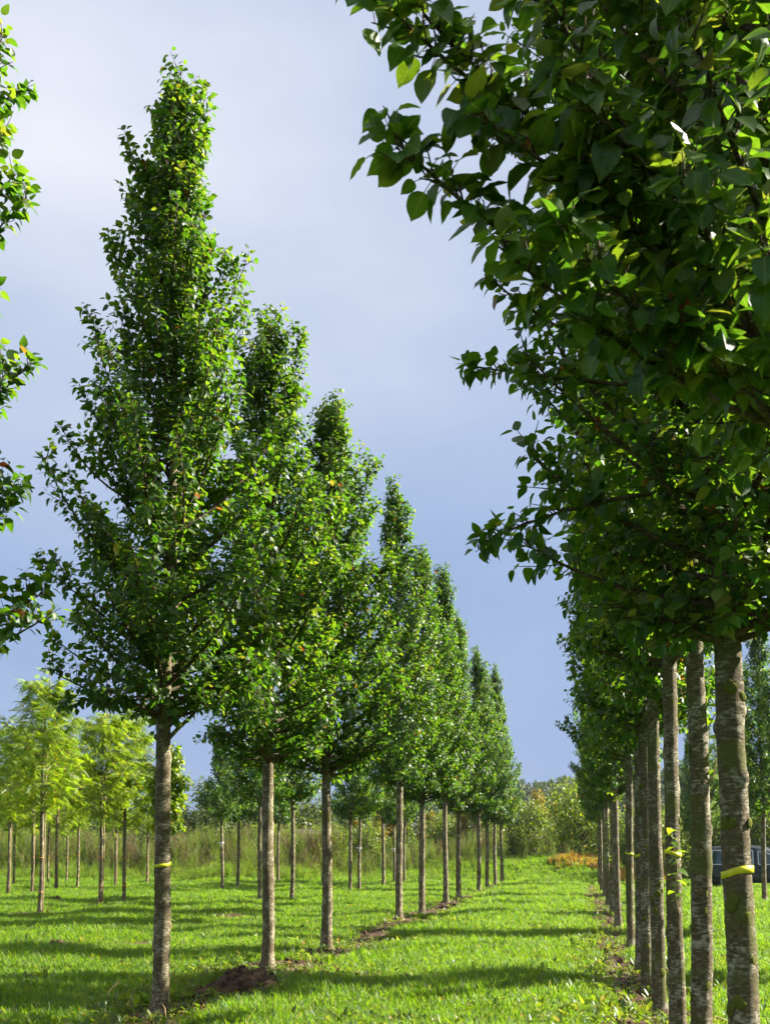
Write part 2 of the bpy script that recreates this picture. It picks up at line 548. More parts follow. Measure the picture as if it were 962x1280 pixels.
def soil_amount(x, y):
    x, y = np.asarray(x, float), np.asarray(y, float)
    s = np.zeros_like(x)
    for row, rad, amp in ((LEFT_ROW, 0.62, 1.0), (RIGHT_ROW, 0.5, 0.9), (SECOND_ROW, 0.55, 0.9), (THIRD_ROW, 0.5, 0.8),
                          (FAR_RIGHT, 0.7, 1.0), (YELLOW, 0.75, 0.95)):
        for (a, b) in row:
            s = np.maximum(s, amp * np.exp(-(((x - a - 0.08) / rad) ** 2 + ((y - b) / (rad * 1.5)) ** 2)))
    strip = lambda c, w, a: a * np.exp(-((x - c) / w) ** 2) * smooth01(y, 2, 5) * (1 - smooth01(y, 60, 62))
    s = np.maximum(s, strip(-3.8, 0.55, 1.0) * (0.75 + 0.9 * wob(x, y, 2.1)))
    s = np.maximum(s, strip(0.55, 0.40, 1.0) * (0.85 + 0.6 * wob(x, y, 2.6)))
    s = np.maximum(s, strip(-9.1, 0.35, 0.5) * (0.5 + 0.9 * wob(x, y, 1.6)) * smooth01(y, 20, 24))
    s = np.maximum(s, strip(-14.0, 0.6, 0.8) * (0.5 + 0.9 * wob(x, y, 1.3)) * smooth01(y, 24, 28))
    s = np.maximum(s, strip(-21.0, 0.6, 0.8) * (0.5 + 0.9 * wob(x, y, 1.3)) * smooth01(y, 36, 40))
    for (a, b, rad) in ((-3.72, 12.85, .42), (-4.0, 17.8, .5), (-8.5, 18.9, .35), (-16.0, 35.3, .5), (-3.75, 14.2, .35), (-7.6, 20.4, .3)):
        s = np.maximum(s, np.exp(-((x - a) ** 2 + (y - b) ** 2) / rad ** 2))
    return np.clip(s, 0, 1)


# ------------------------------------------------------------------ ground
def build_ground():
    xs = np.concatenate([[-3000, -1200, -500, -200, -100, -60, -45], np.arange(-36, 14, 0.2), [16, 22, 35, 60, 120, 300, 900, 3000]])
    ys = np.concatenate([[-400, -60, -20, -8, -3, 0, 2], np.arange(3, 74, 0.2), [76, 80, 86, 95, 110, 140, 200, 350, 800, 1800, 3500]])
    X, Y = np.meshgrid(xs, ys)
    Z = ground_z(X, Y)
    nx, ny = len(xs), len(ys)
    v = np.stack([X.ravel(), Y.ravel(), Z.ravel()], 1)
    i = np.arange((ny - 1) * nx).reshape(ny - 1, nx)[:, :-1].ravel()
    f = np.stack([i, i + 1, i + nx + 1, i + nx], 1)
    me = mesh_np('ground', v, [f], mat_ground(), smooth=True)
    a = me.attributes.new('soil', 'FLOAT', 'POINT')
    a.data.foreach_set('value', soil_amount(X.ravel(), Y.ravel()).astype(np.float32))
    o = put('ground', me)
    tag(o, kind='structure')


build_ground()

# ------------------------------------------------------------------ leaves
def leaf_template(level, curl=0.28, fold=0.20):
    """Ovate leaf with a pointed tip, folded along the midrib and arching down. x = length, y = width, z = normal."""
    if level == 0:
        xs = [0.0, 0.42, 1.0]
        hw = [0.0, 0.37, 0.0]
    elif level == 1:
        xs = [0.0, 0.13, 0.40, 0.72, 1.0]
        hw = [0.0, 0.27, 0.375, 0.24, 0.0]
    else:
        xs = [0.0, 0.05, 0.16, 0.30, 0.46, 0.62, 0.77, 0.90, 1.0]
        hw = [0.0, 0.21, 0.35, 0.405, 0.40, 0.345, 0.24, 0.095, 0.0]
    v, f3, f4 = [], [], []
    zc = lambda x: -curl * x * x
    mid, lf, rt = [], [], []
    for k, (x, h) in enumerate(zip(xs, hw)):
        mid.append(len(v)); v.append((x, 0, zc(x)))
        if h > 0:
            rip = 0.02 * math.sin(k * 2.6) if level == 2 else 0.0
            lf.append(len(v)); v.append((x, h, zc(x) + fold * h + rip))
            rt.append(len(v)); v.append((x, -h, zc(x) + fold * h - rip))
        else:
            lf.append(mid[-1]); rt.append(mid[-1])
    for k in range(len(xs) - 1):
        for side, flip in ((lf, False), (rt, True)):
            q = [mid[k], mid[k + 1], side[k + 1], side[k]]
            q = list(dict.fromkeys(q))
            if flip:
                q = q[::-1]
            (f4 if len(q) == 4 else f3).append(q)
    fs = [np.array(x) for x in (f3, f4) if x]
    return np.array(v, float), fs


def frame_from(d, nrm):
    d = d / (np.linalg.norm(d, axis=1, keepdims=True) + 1e-9)
    y = np.cross(nrm, d)
    y /= (np.linalg.norm(y, axis=1, keepdims=True) + 1e-9)
    z = np.cross(d, y)
    return d, y, z


def leaf_uv(me, uvs):
    lay = me.uv_layers.new(name='leaf')
    vi = np.empty(len(me.loops), np.int32)
    me.loops.foreach_get('vertex_index', vi)
    lay.data.foreach_set('uv', uvs[vi].astype(np.float32).ravel())
    return me


CURLS = ((0.12, 0.12), (0.30, 0.22), (0.55, 0.34), (-0.05, 0.28))


def leaf_mesh(name, pos, d, nrm, size, mat, level=1, wid=1.0, tpl=None):
    """All leaves of one mass; each takes one of a few curls and its own width."""
    tpls = [tpl] if tpl is not None else [leaf_template(level, *c) for c in CURLS[:(4 if level else 2)]]
    dx, dy, dz = frame_from(d, nrm)
    n, k = len(pos), len(tpls[0][0])
    g = np.random.default_rng(n)
    pick = g.integers(0, len(tpls), n)
    TV = np.stack([t[0] for t in tpls])[pick]
    wsc = size * wid * (g.uniform(0.82, 1.15, n) if tpl is None else 1.0)
    V = (pos[:, None, :] + dx[:, None, :] * (TV[:, :, 0:1] * size[:, None, None])
         + dy[:, None, :] * (TV[:, :, 1:2] * wsc[:, None, None]) + dz[:, None, :] * (TV[:, :, 2:3] * size[:, None, None]))
    offs = (np.arange(n) * k)[:, None, None]
    faces = [(f[None] + offs).reshape(-1, f.shape[1]) for f in tpls[0][1]]
    me = mesh_np(name, V.reshape(-1, 3), faces, mat, smooth=True)
    if level == 2 and tpl is None:
        leaf_uv(me, (TV[:, :, :2] + np.array([1.0, 0.5])).reshape(-1, 2))
    return me


UP = np.array([0, 0, 1.0])


def unit(v):
    return v / (np.linalg.norm(v) + 1e-9)


def perp_rand(t, g):
    a = g.normal(size=3)
    a -= t * (a @ t)
    return unit(a)


def bez(p0, p1, p2, t):
    return (1 - t) ** 2 * p0 + 2 * t * (1 - t) * p1 + t * t * p2


class Crown:
    """Branches, twigs and leaf positions of one slender pear crown, in the tree's own coordinates."""
    def __init__(self, seed, profile, nb=74, leaf=0.088, density=1.0, ztop=None, extra=(), trunk_r=0.08, skirt=0.0):
        self.g = np.random.default_rng(seed)
        self.tubes = []
        self.pos, self.dir, self.nrm, self.size, self.pet = [], [], [], [], []
        self.leaf, self.density = leaf, density
        self.pz = np.array([p[0] for p in profile])
        self.pr = np.array([p[1] for p in profile])
        self.ztop = ztop or self.pz[-1]
        self.ph = self.g.uniform(0, 6.28, 6)
        g = self.g
        z_lo = self.pz[0]
        golden = 2.399963
        az = g.uniform(0, 6.28)
        for i in range(nb):
            u = (i + g.uniform(-.4, .4)) / nb
            zb = z_lo + 0.05 + (self.ztop - z_lo - 0.35) * max(0.0, u) ** 1.4
            az += golden + g.normal() * 0.35
            low = np.clip(1.15 - (zb - z_lo) / 1.3, 0, 1)
            rise_f = (0.15 + 0.5 * g.random()) * low + (0.9 + 0.9 * g.random()) * (1 - low)
            # radial reach taken from the envelope where the branch ends
            reach = self.R(zb + 0.5, az)
            for _ in range(3):
                reach = self.R(zb + reach * rise_f, az)
            reach *= g.uniform(0.64, 1.10)
            if g.random() < 0.16:
                reach *= 1.2
            end = np.array([reach * math.cos(az), reach * math.sin(az), min(zb + reach * rise_f, self.ztop - 0.02 + 0.1 * g.random())])
            self.branch(np.array([0, 0, zb]), end, thick=0.012 + 0.012 * reach)
        # leader with leaves to the very top
        self.branch(np.array([0, 0, self.ztop - 0.9]), np.array([g.normal() * .04, g.normal() * .04, self.ztop]), thick=0.012, t0=0.0)
        for k in range(4):       # competing leaders make the top uneven
            a, r_ = g.uniform(0, 6.28), g.uniform(0.16, 0.42)
            self.branch(np.array([0, 0, self.ztop - g.uniform(1.5, 2.4)]), np.array([r_ * math.cos(a), r_ * math.sin(a), self.ztop - g.uniform(0.1, 1.0)]), thick=0.012, t0=0.35)
        for (p0, p1) in extra:
            self.branch(np.array(p0, float), np.array(p1, float), thick=0.016, t0=0.45, shoot=True)

    def R(self, z, az):
        r = np.interp(z, self.pz, self.pr, left=self.pr[0], right=self.pr[-1])
        w = (math.sin(2 * az + 1.3 * z + self.ph[0]) + math.sin(3 * az - 2.1 * z + self.ph[1])
             + math.sin(az + 3.3 * z + self.ph[2])) / 3
        return r * (1 + 0.22 * w)

    def branch(self, p0, p2, thick=0.02, t0=0.13, shoot=False):
        g = self.g
        L = np.linalg.norm(p2 - p0)
        out = p2 - p0
        p1 = p0 + np.array([out[0] * .62, out[1] * .62, out[2] * .30]) + g.normal(size=3) * 0.05 * L
        ts = np.linspace(0, 1, 7)
        pts = [bez(p0, p1, p2, t) for t in ts]
        self.tubes.append((pts, list(np.linspace(thick, 0.0035, 7)), 5))
        n_tw = max(3, int(L * 15 * self.density + 3))
        for k in range(n_tw):
            t = t0 + (1 - t0) * (k + g.random()) / n_tw
            b = bez(p0, p1, p2, t)
            tan = unit(bez(p0, p1, p2, min(1, t + .05)) - bez(p0, p1, p2, t - .05))
            side = perp_rand(tan, g)
            if shoot:
                d = unit(tan * 0.8 + side * 0.7 + UP * 0.15)
                ln = g.uniform(0.06, 0.16) * (1.2 - 0.5 * t)
            else:
                d = unit(tan * 0.55 + side * 0.8 + UP * 0.35)
                ln = g.uniform(0.12, 0.36) * (1.1 - 0.35 * t)
            self.twig(b, d, ln)
        self.twig(p2 - unit(p2 - p1) * 0.10, unit(p2 - p1), 0.13)
    
    def twig(self, b, d, ln):
        g = self.g
        bend = d + np.array([0, 0, 0.25]) * g.random()
        e = b + unit(bend) * ln
        self.tubes.append(([b, (b + e) / 2 + g.normal(size=3) * 0.01, e], [0.0045, 0.0035, 0.002], 3))
        n = max(4, int(ln / 0.022 * g.uniform(0.75, 1.1)))
        a = g.uniform(0, 6.28)
        u = unit(np.cross(d, UP + 0.01))
        w = np.cross(d, u)
        for k in range(n):
            t = (k + 0.6) / n
            a += 2.4 + g.normal() * .3
            p = b + (e - b) * t
            lat = math.cos(a) * u + math.sin(a) * w
            ld = unit(lat * 0.9 + d * 0.45 + np.array([0, 0, -0.30]) + g.normal(size=3) * 0.22)
            pl = g.uniform(0.015, 0.04)
            q = p + unit(ld + UP * 0.35) * pl
            radial = np.array([q[0], q[1], 0.0])
            radial = unit(radial) if np.linalg.norm(radial) > 0.05 else radial
            nr = UP * 0.85 + radial * 0.45 + g.normal(size=3) * 0.38
            self.pos.append(q); self.dir.append(ld); self.nrm.append(nr)
            self.pet.append(p)
            self.size.append(self.leaf * g.uniform(0.66, 1.14) * (0.8 if t > 0.85 else 1.0))

    def arrays(self):
        return np.array(self.pos), np.array(self.dir), np.array(self.nrm), np.array(self.size), np.array(self.pet)

    def branch_mesh(self, name, min_r=0.0):
        b = MB()
        for pts, rad, s in self.tubes:
            if rad[0] >= min_r:
                b.tube(pts, rad, s, caps=False)
        return b.mesh(name, M_TWIG)


def trunk_mesh(name, height, r0, seed, mat, sides=18, lean=(0, 0), rings=70):
    """Stem with root flare, knots and slight wobble, running up through the crown."""
    g = np.random.default_rng(seed)
    ph = g.uniform(0, 6.28, 8)
    zz = np.concatenate([np.linspace(-0.12, 0.35, 12), np.linspace(0.40, 3.4, rings - 30), np.linspace(3.6, height, 18)])
    knots = [(g.uniform(0.5, 3.2), g.uniform(0, 6.28), g.uniform(0.08, 0.26)) for _ in range(16)]
    th = np.linspace(0, 2 * math.pi, sides, endpoint=False)
    V = []
    for z in zz:
        t = max(0, z) / height
        r = r0 * ((1 - 0.16 * min(1, z / 3.0)) if z < 3 else 0.84 * (1 - ((z - 3) / (height - 3)) ** 0.8) + 0.05)
        r *= 1 + 0.55 * math.exp(-max(0, z) / 0.09) * (1 if z < 1 else 0)
        k = np.ones(sides)
        k += 0.035 * np.sin(2 * th + ph[0] + z * 1.3) + 0.03 * np.sin(3 * th + ph[1] - 2.2 * z) + 0.025 * np.sin(9.0 * z + ph[2] + th)
        k += g.normal(size=sides) * 0.018
        if z < 0.3:
            k += 0.20 * np.maximum(0, np.sin(4 * th + ph[3])) * math.exp(-max(0, z) / 0.08)
        for (kz, ka, kh) in knots:
            da = np.arccos(np.clip(np.cos(th - ka), -1, 1))
            k += kh * 1.0 * np.exp(-((z - kz) / 0.035) ** 2 - (da / 0.5) ** 2)
        cx = lean[0] * z + 0.02 * math.sin(z * 1.1 + ph[4]) * min(1, z)
        cy = lean[1] * z + 0.02 * math.sin(z * 0.9 + ph[5]) * min(1, z)
        V.append(np.stack([cx + r * k * np.cos(th), cy + r * k * np.sin(th), np.full(sides, z)], 1))
    V = np.concatenate(V)
    n = len(zz)
    i = np.arange((n - 1) * sides).reshape(n - 1, sides)
    j = np.roll(i, -1, 1)
    f = np.stack([i, j, j + sides, i + sides], -1).reshape(-1, 4)
    return mesh_np(name, V, [f], mat, smooth=True)


PROFILE = [(2.95, 0.35), (3.25, 0.78), (3.8, 1.0), (4.3, 1.08), (4.9, 1.04), (5.7, 0.94), (6.4, 0.76), (6.9, 0.60), (7.4, 0.50),
           (8.1, 0.37), (8.7, 0.25), (9.2, 0.14), (9.75, 0.03)]


def scaled(profile, fr, fz, z0=None):
    zb = profile[0][0]
    return [((z0 if z0 is not None else zb) + (z - zb) * fz, r * fr) for z, r in profile]


BROAD = [(2.85, 0.45), (3.15, 0.95), (3.8, 1.2), (4.5, 1.28), (5.5, 1.2), (6.5, 1.02), (7.3, 0.82), (8.0, 0.62), (8.7, 0.38), (9.3, 0.18), (9.75, 0.03)]

# shared shapes for the repeated trees
VAR = []            # 0-2 slender, 3-6 broad
for k in range(7):
    c = Crown(100 + k, scaled(PROFILE if k < 3 else BROAD, (1.0, .93, 1.03, 1.0, .95, 1.06, .98)[k], (1.0, 1.03, 0.97, 1.0, 1.03, .98, 1.0)[k]),
              nb=(100, 96, 104, 122, 118, 126, 112)[k], leaf=0.09, density=1.0 if k < 3 else 0.92)
    p, d, nr, s, pe = c.arrays()
    VAR.append(dict(crown=leaf_mesh('pear_crown', p, d, nr, s, M_PEAR, 1), branches=c.branch_mesh('pear_branches', 0.004),
                    trunk=trunk_mesh('pear_trunk', c.ztop - 0.2, 0.083, 200 + k, M_BARK, lean=(random.uniform(-.004, .004), random.uniform(-.004, .004))),
                    n=len(p)))
VAR_S = []          # younger, smaller trees of the rows behind
for k in range(2):
    prof = scaled(PROFILE, 0.95, 0.58, 2.9)
    c = Crown(140 + k, prof, nb=56, leaf=0.12, density=0.8)
    p, d, nr, s, pe = c.arrays()
    VAR_S.append(dict(crown=leaf_mesh('young_pear_crown', p, d, nr, s, M_PEAR, 0), branches=c.branch_mesh('young_pear_branches', 0.01),
                      trunk=trunk_mesh('young_pear_trunk', c.ztop - 0.2, 0.068, 240 + k, M_BARK, sides=10, rings=44), n=len(p)))
TRUNK_R = [trunk_mesh('lichen_trunk', 9.2, 0.076, 260 + k, M_BARK2, sides=26, rings=130) for k in range(3)]


def band_mesh(name, r, h, mat, seed=0, tail=False):
    """A strip of tape wrapped round the stem, not quite level, with a short free end."""
    g = np.random.default_rng(seed)
    b = MB()
    n = 28
    tilt, ph = 0.018, g.uniform(0, 6.28)
    vs, fs = [], []
    for k in range(n):
        a = 2 * math.pi * k / n
        z = tilt * math.sin(a + ph) + 0.003 * math.sin(3 * a)
        rr = r * (1 + 0.008 * math.sin(5 * a))
        for (dr, dz) in ((0, -h / 2), (0.0015, -h / 2), (0.0015, h / 2), (0, h / 2)):
            vs.append(((rr + dr) * math.cos(a), (rr + dr) * math.sin(a), z + dz))
    for k in range(n):
        q = (k + 1) % n
        for e in range(4):
            fs.append((k * 4 + e, q * 4 + e, q * 4 + (e + 1) % 4, k * 4 + (e + 1) % 4))
    b.add(vs, fs)
    return b.mesh(name, mat)


def tag_mesh(r):
    """White plastic label looped round the stem, its end sticking out to one side."""
    b = MB()
    n = 20
    for k in range(n):
        a = 2 * math.pi * k / n
        b.box((r * math.cos(a), r * math.sin(a), 0), (0.02, 0.03, 0.06))
    b.box((-r - 0.04, -r * .4, 0.01), (0.10, 0.006, 0.05))
    b.box((0.01, -r - 0.012, -0.10), (0.07, 0.005, 0.12))
    return b.mesh('plant_label', M_WHITE, smooth=False)


def moss_mesh(seed):
    g = np.random.default_rng(seed)
    b = MB()
    nr, ns = 5, 14
    vs = [(0.0, 0.0, 0.006)]
    fs = []
    edge = 1 + 0.14 * np.sin(np.arange(ns) * 0.9 + g.uniform(0, 6)) + g.normal(size=ns) * 0.06
    for i in range(1, nr + 1):
        t = i / nr
        for k in range(ns):
            a = 2 * math.pi * k / ns
            r = t * edge[k]
            vs.append((r * math.cos(a), r * math.sin(a), 0.006 * (1 - t ** 2.2) + g.normal() * 0.0012 - (0.006 if i == nr else 0)))
    for k in range(ns):
        fs.append((0, 1 + k, 1 + (k + 1) % ns))
    for i in range(nr - 1):
        for k in range(ns):
            a0, a1 = 1 + i * ns + k, 1 + i * ns + (k + 1) % ns
            fs.append((a0, a0 + ns, a1 + ns, a1))
    b.add(vs, fs)
    return b.mesh('moss_patch', M_MOSS)


def band_centre(tr, z):
    """Centre of the stem at height z, so that a band wraps it evenly."""
    co = np.array([v.co[:] for v in tr.data.vertices])
    zs = np.unique(co[:, 2])
    ring = co[co[:, 2] == zs[np.argmin(abs(zs - z))]]
    return (float(ring[:, 0].mean()), float(ring[:, 1].mean()), z)


MOSS = [moss_mesh(k) for k in range(5)]
BAND = band_mesh('marker_band', 0.0785, 0.034, M_TAPE)
LABEL = tag_mesh(0.075)


def add_moss(tr, n, seed, zlo, zhi, r, face=None, smin=0.022, smax=0.05):
    g = np.random.default_rng(seed)
    for k in range(n):
        z = g.uniform(zlo, zhi)
        if 1.36 < z < 1.60:
            z -= 0.4
        a = (face if face is not None else 0) + g.uniform(-1.5, 1.5)
        s = g.uniform(smin, smax)
        me = MOSS[int(g.integers(5))]
        m = put('moss_patch', me, tr)
        nrm = Vector((math.cos(a), math.sin(a), 0))
        tz = Vector((0, 0, 1))
        tx = tz.cross(nrm)
        rr = r * (1 - 0.16 * z / 3.0) - 0.004
        m.matrix_local = Matrix.Translation(nrm * rr + tz * z) @ Matrix((
            (tx.x * s, tz.x * s * 1.1, nrm.x), (tx.y * s, tz.y * s * 1.1, nrm.y), (tx.z * s, tz.z * s * 1.1, nrm.z))).to_4x4()


ORD = ['first', 'second', 'third', 'fourth', 'fifth', 'sixth', 'seventh', 'eighth', 'ninth', 'tenth', 'eleventh', 'twelfth', 'thirteenth', 'fourteenth']


def place(x, y):
    return (x, y, float(ground_z(x, y)))


def pear(x, y, var, rz, sc, label, group, trunk=None, name='pear_tree'):
    t = root(name, place(x, y), rz, sc)
    t.rotation_euler[0], t.rotation_euler[1] = random.gauss(0, .007), random.gauss(0, .007)
    tag(t, label, 'tree', group)
    tr = put('trunk', trunk or var['trunk'], t)
    put('branches', var['branches'], t)
    cr = put('crown', var['crown'], t)
    cr['kind'] = 'stuff'
    return t, tr, cr


LEAF_ONE = {}


def leaf_parts(tree_root, parent, arrays, mat, level, most=300, wid=1.0):
    """Splits off the leaves that show largest in the photograph; returns the mask of those left in the joined mass."""
    p, d, nr, s, pe = arrays
    tm = Matrix.Translation(tree_root.location) @ Matrix.Rotation(tree_root.rotation_euler.z, 4, 'Z')
    M = np.array(tm)
    sc = tree_root.scale[0]
    wp = (p * sc) @ M[:3, :3].T + M[:3, 3]
    px, py, dep = project(wp)
    ok = (dep > 0.5) & (px > -10) & (px < IMG_W + 10) & (py > -10) & (py < IMG_H)
    size_px = s * sc * F_PX / np.maximum(dep, .1)
    best = {}
    for i in np.nonzero(ok)[0]:
        key = (int(px[i] // (size_px[i] * .45)), int(py[i] // (size_px[i] * .45)))
        if key not in best or dep[i] < dep[best[key]]:
            best[key] = i
    idx = sorted(best.values(), key=lambda i: -size_px[i])[:most]
    if level not in LEAF_ONE:
        LEAF_ONE[level] = [mesh_np('leaf', *leaf_template(level, *c), mat, smooth=True) for c in CURLS]
        if level == 2:
            for me in LEAF_ONE[level]:
                leaf_uv(me, leaf_template(2)[0][:, :2] + np.array([1.0, 0.5]))
    dx, dy, dz = frame_from(d, nr)
    for i in idx:
        o = put('leaf', LEAF_ONE[level][i % 4], parent)
        m = np.eye(4)
        m[:3, 0], m[:3, 1], m[:3, 2], m[:3, 3] = dx[i] * s[i], dy[i] * s[i] * wid, dz[i] * s[i], p[i]
        o.matrix_local = Matrix(m.tolist())
    keep = np.ones(len(p), bool)
    keep[idx] = False
    return keep


def unique_pear(x, y, seed, profile, label, group, level, trunk, nb=104, leaf=0.09, extra=(), density=1.0, rz=0.0, sc=1.0, parts=300, petioles=False):
    t = root('pear_tree', place(x, y), rz, sc)
    tag(t, label, 'tree', group)
    c = Crown(seed, profile, nb=nb, leaf=leaf, extra=extra, density=density)
    arr = c.arrays()
    tr = put('trunk', trunk, t)
    if petioles:
        for q, b in zip(arr[0], arr[4]):
            c.tubes.append(([b, q], [0.0016, 0.0013], 3))
    put('branches', c.branch_mesh('pear_branches', 0.0), t)
    cr = put('crown', None, t)
    keep = np.ones(len(arr[0]), bool)
    if parts:
        holder = bpy.data.meshes.new('tmp')
        bpy.data.objects.remove(cr)
        cr = put('crown', holder, t)
        keep = leaf_parts(t, cr, arr, M_PEAR, level, parts)
    p, d, nr, s, pe = [a[keep] for a in arr]
    cr.data = leaf_mesh('pear_crown', p, d, nr, s, M_PEAR, level)
    cr['kind'] = 'stuff'
    return t, tr, cr


# offsets in the picture plane of a tree: right (+) / left (-) and towards the camera
def off(right, z, toward=0.0):
    return (CAM_R[0] * right - math.sin(-YAW) * -toward * 0 + CAM_F[0] * -toward, CAM_R[1] * right - CAM_F[1] * toward, z)


G_LEFT = 'pear trees in the row left of the grass lane'
G_RIGHT = 'pear trees in the row right of the grass lane'
sc_l = [1.0, 0.99, 0.955, 0.965, 1.02, 1.0, 1.06, 0.97, 1.03, 1.0, 1.03, 0.98]
edge_names = {0: 'tall pear tree cut off by the left edge, only its branches showing',
              1: 'tall pear tree with yellow tape on its trunk, tallest whole tree in the picture'}
for i, (x, y) in enumerate(LEFT_ROW):
    if i == 0:
        unique_pear(x, y, 301, [(2.55, .45), (2.8, .95), (3.4, 1.12), (4.2, 1.08), (5.0, .98), (5.8, .98), (6.6, .96), (7.4, .8), (8.4, .45), (9.6, .05)], edge_names[0], G_LEFT, 1, VAR[2]['trunk'],
                    extra=[((0, 0, 3.1), off(1.15, 3.9, .2)), ((0, 0, 4.0), off(1.15, 4.75, .1)), ((0, 0, 5.0), off(1.1, 5.9, .1))], sc=sc_l[0])
    elif i == 1:
        ex = [((-.2, 0, 7.0), off(-0.66, 8.02, .05)), ((-.2, 0, 6.4), off(-0.86, 7.22, .1)), ((-.2, 0, 5.5), off(-0.92, 6.42, .1)),
              ((-.3, 0, 5.2), off(-1.08, 5.95, .2)), ((0, 0, 3.9), off(-1.32, 4.6, .1)), ((0, 0, 8.3), off(-0.52, 9.2, .0)),
              ((0, 0, 8.5), off(0.33, 9.3, .0)), ((0, 0, 3.2), off(-0.95, 3.08, .4)), ((0, 0, 3.15), off(-0.55, 3.02, .5)), ((0, 0, 2.85), off(0.42, 3.25, .15))]
        t, tr, cr = unique_pear(x, y, 302, [(2.9, .5), (3.2, 1.05), (3.8, 1.32), (4.3, 1.42), (4.9, 1.34), (5.7, 1.14), (6.4, .86), (6.9, .74), (7.4, .64), (8.1, .50), (8.7, .36), (9.2, .24), (9.6, .14), (9.95, .03)], edge_names[1], G_LEFT, 1, trunk_mesh('pear_trunk', 9.2, 0.084, 271, M_BARK, sides=24, rings=110, lean=(0.004, 0)),
                                nb=132, leaf=0.086, extra=ex)
        put('marker_band', band_mesh('marker_band', 0.0845, 0.034, M_TAPE, 3), tr, band_centre(tr, 1.50))
        b = MB()
        b.tube([(0, 0, 2.72), off(0.12, 2.84, .03), off(0.30, 3.0, .08), off(0.40, 3.2, .1)], [0.026, 0.022, 0.017, 0.012], 8)
        put('branch', b.mesh('side_branch', M_BARK), t)
        add_moss(tr, 9, 5, 0.3, 2.7, 0.084, face=-0.6, smin=0.012, smax=0.025)
    else:
        if i < 7:
            lab = 'tall pear tree, %s along the row left of the lane, behind the taped one' % ORD[i]
        elif i == len(LEFT_ROW) - 1:
            lab = 'farthest pear tree of the row left of the lane, white label on its trunk'
        else:
            lab = 'distant pear tree, %s along the row left of the grass lane' % ORD[i]
        t, tr, cr = pear(x, y, VAR[3 + (i * 3 + 1) % 4] if i in (2, 3, 5, 9) else VAR[i % 3], i * 1.7 + 0.4, ((1.02, 1.0, .98, 1.04)[i % 4] if i > 3 else 1.05,) * 2 + (sc_l[i],), lab, G_LEFT)
        if i == len(LEFT_ROW) - 1:
            put('plant_label', LABEL, tr, (0, 0, 1.85), (0, 0, -(i * 1.7 + 0.4)))

for i, (x, y) in enumerate(RIGHT_ROW):
    if i == 0:
        prof = [(2.95, 0.3), (3.1, 0.6), (3.5, 0.82), (4.2, 0.95), (5.0, 0.95), (6.0, 0.8), (7.0, 0.6), (8.4, 0.4), (9.4, 0.08)]
        ex = [((0, 0, 3.1), off(-1.50, 3.50, 1.0)), ((0, 0, 3.2), off(-1.28, 3.58, 1.0)), ((0, 0, 3.4), off(-1.42, 3.86, 1.0)), ((0, 0, 3.5), off(-1.58, 3.95, 1.0)),
              ((0, 0, 3.3), off(-1.05, 3.60, 1.1)), ((0, 0, 3.0), off(-1.22, 3.20, 1.0)), ((0, 0, 3.0), off(-1.05, 3.22, 1.05)), ((0, 0, 3.4), off(-1.1, 3.8, 1.15)),
              ((0, 0, 3.2), off(-0.95, 3.50, .9)), ((0, 0, 3.1), off(-0.75, 3.35, 1.1)), ((0, 0, 2.9), off(-0.55, 3.10, 1.15)),
              ((0, 0, 3.0), off(-0.40, 3.12, 1.2)), ((0, 0, 2.95), off(-0.7, 3.12, .8)), ((0, 0, 3.4), off(-.8, 3.9, 1.2)), ((0, 0, 3.3), off(-.5, 3.6, 1.25)),
              ((0, 0, 3.0), off(-.2, 3.2, 1.25)), ((0, 0, 3.0), off(-.1, 3.15, 1.0))]
        unique_pear(x, y, 303, prof, 'nearest pear tree, large dark leaves hanging into the top right corner', G_RIGHT, 2,
                    TRUNK_R[2], nb=82, leaf=0.088, extra=ex, petioles=True, density=1.0)
    elif i == 1:
        prof = [(2.55, 0.4), (2.75, 0.75), (3.2, 0.92), (4.0, 1.02), (5.0, 1.0), (6.0, 0.82), (7.0, 0.6), (8.4, 0.4), (9.4, 0.08)]
        ex = [((0, 0, 3.9), off(-1.30, 3.95, .2)), ((0, 0, 3.4), off(-1.25, 3.05, .25)), ((0, 0, 4.3), off(-1.22, 4.75, .1)),
              ((0, 0, 4.0), off(-1.2, 4.4, .2)), ((0, 0, 3.6), off(-.2, 4.3, .9)), ((0, 0, 3.6), off(0.05, 3.9, .9))]
        t, tr, cr = unique_pear(x, y, 304, prof, 'pear tree with broad yellow tape round its mossy trunk, right of the lane', G_RIGHT, 1,
                                trunk_mesh('lichen_trunk', 9.2, 0.078, 272, M_BARK2, sides=32, rings=170), nb=132, leaf=0.082, extra=ex)
        put('marker_band', band_mesh('marker_band', 0.0775, 0.036, M_TAPE, 8), tr, band_centre(tr, 1.47))
        add_moss(tr, 14, 6, 0.55, 2.7, 0.078, face=-1.7, smax=0.042)
    else:
        lab = 'pear tree, %s along the row right of the lane counting from the camera' % ORD[i]
        if i in (3, 6, 7):
            lab = 'pear tree with yellow tape, %s along the row right of the lane' % ORD[i]
        trk = TRUNK_R[i % 3] if i < 8 else None
        t, tr, cr = pear(x, y, VAR[(i * 5 + 2) % 3], i * 2.3 + 1.1, ((0.88, 0.85, 0.9, 0.86)[i % 4],) * 2 + ((1.0, 0.97, 1.02, 1.0)[i % 4],), lab, G_RIGHT, trunk=trk)
        if i in (3, 6, 7):
            put('marker_band', BAND if i > 3 else band_mesh('marker_band', 0.0785, 0.032, M_TAPE, i), tr, band_centre(tr, 1.52))
        if i < 6:
            add_moss(tr, 8, 20 + i, 0.2, 2.6, 0.077, face=-1.7 - (i * 2.3 + 1.1), smin=0.02, smax=0.042)

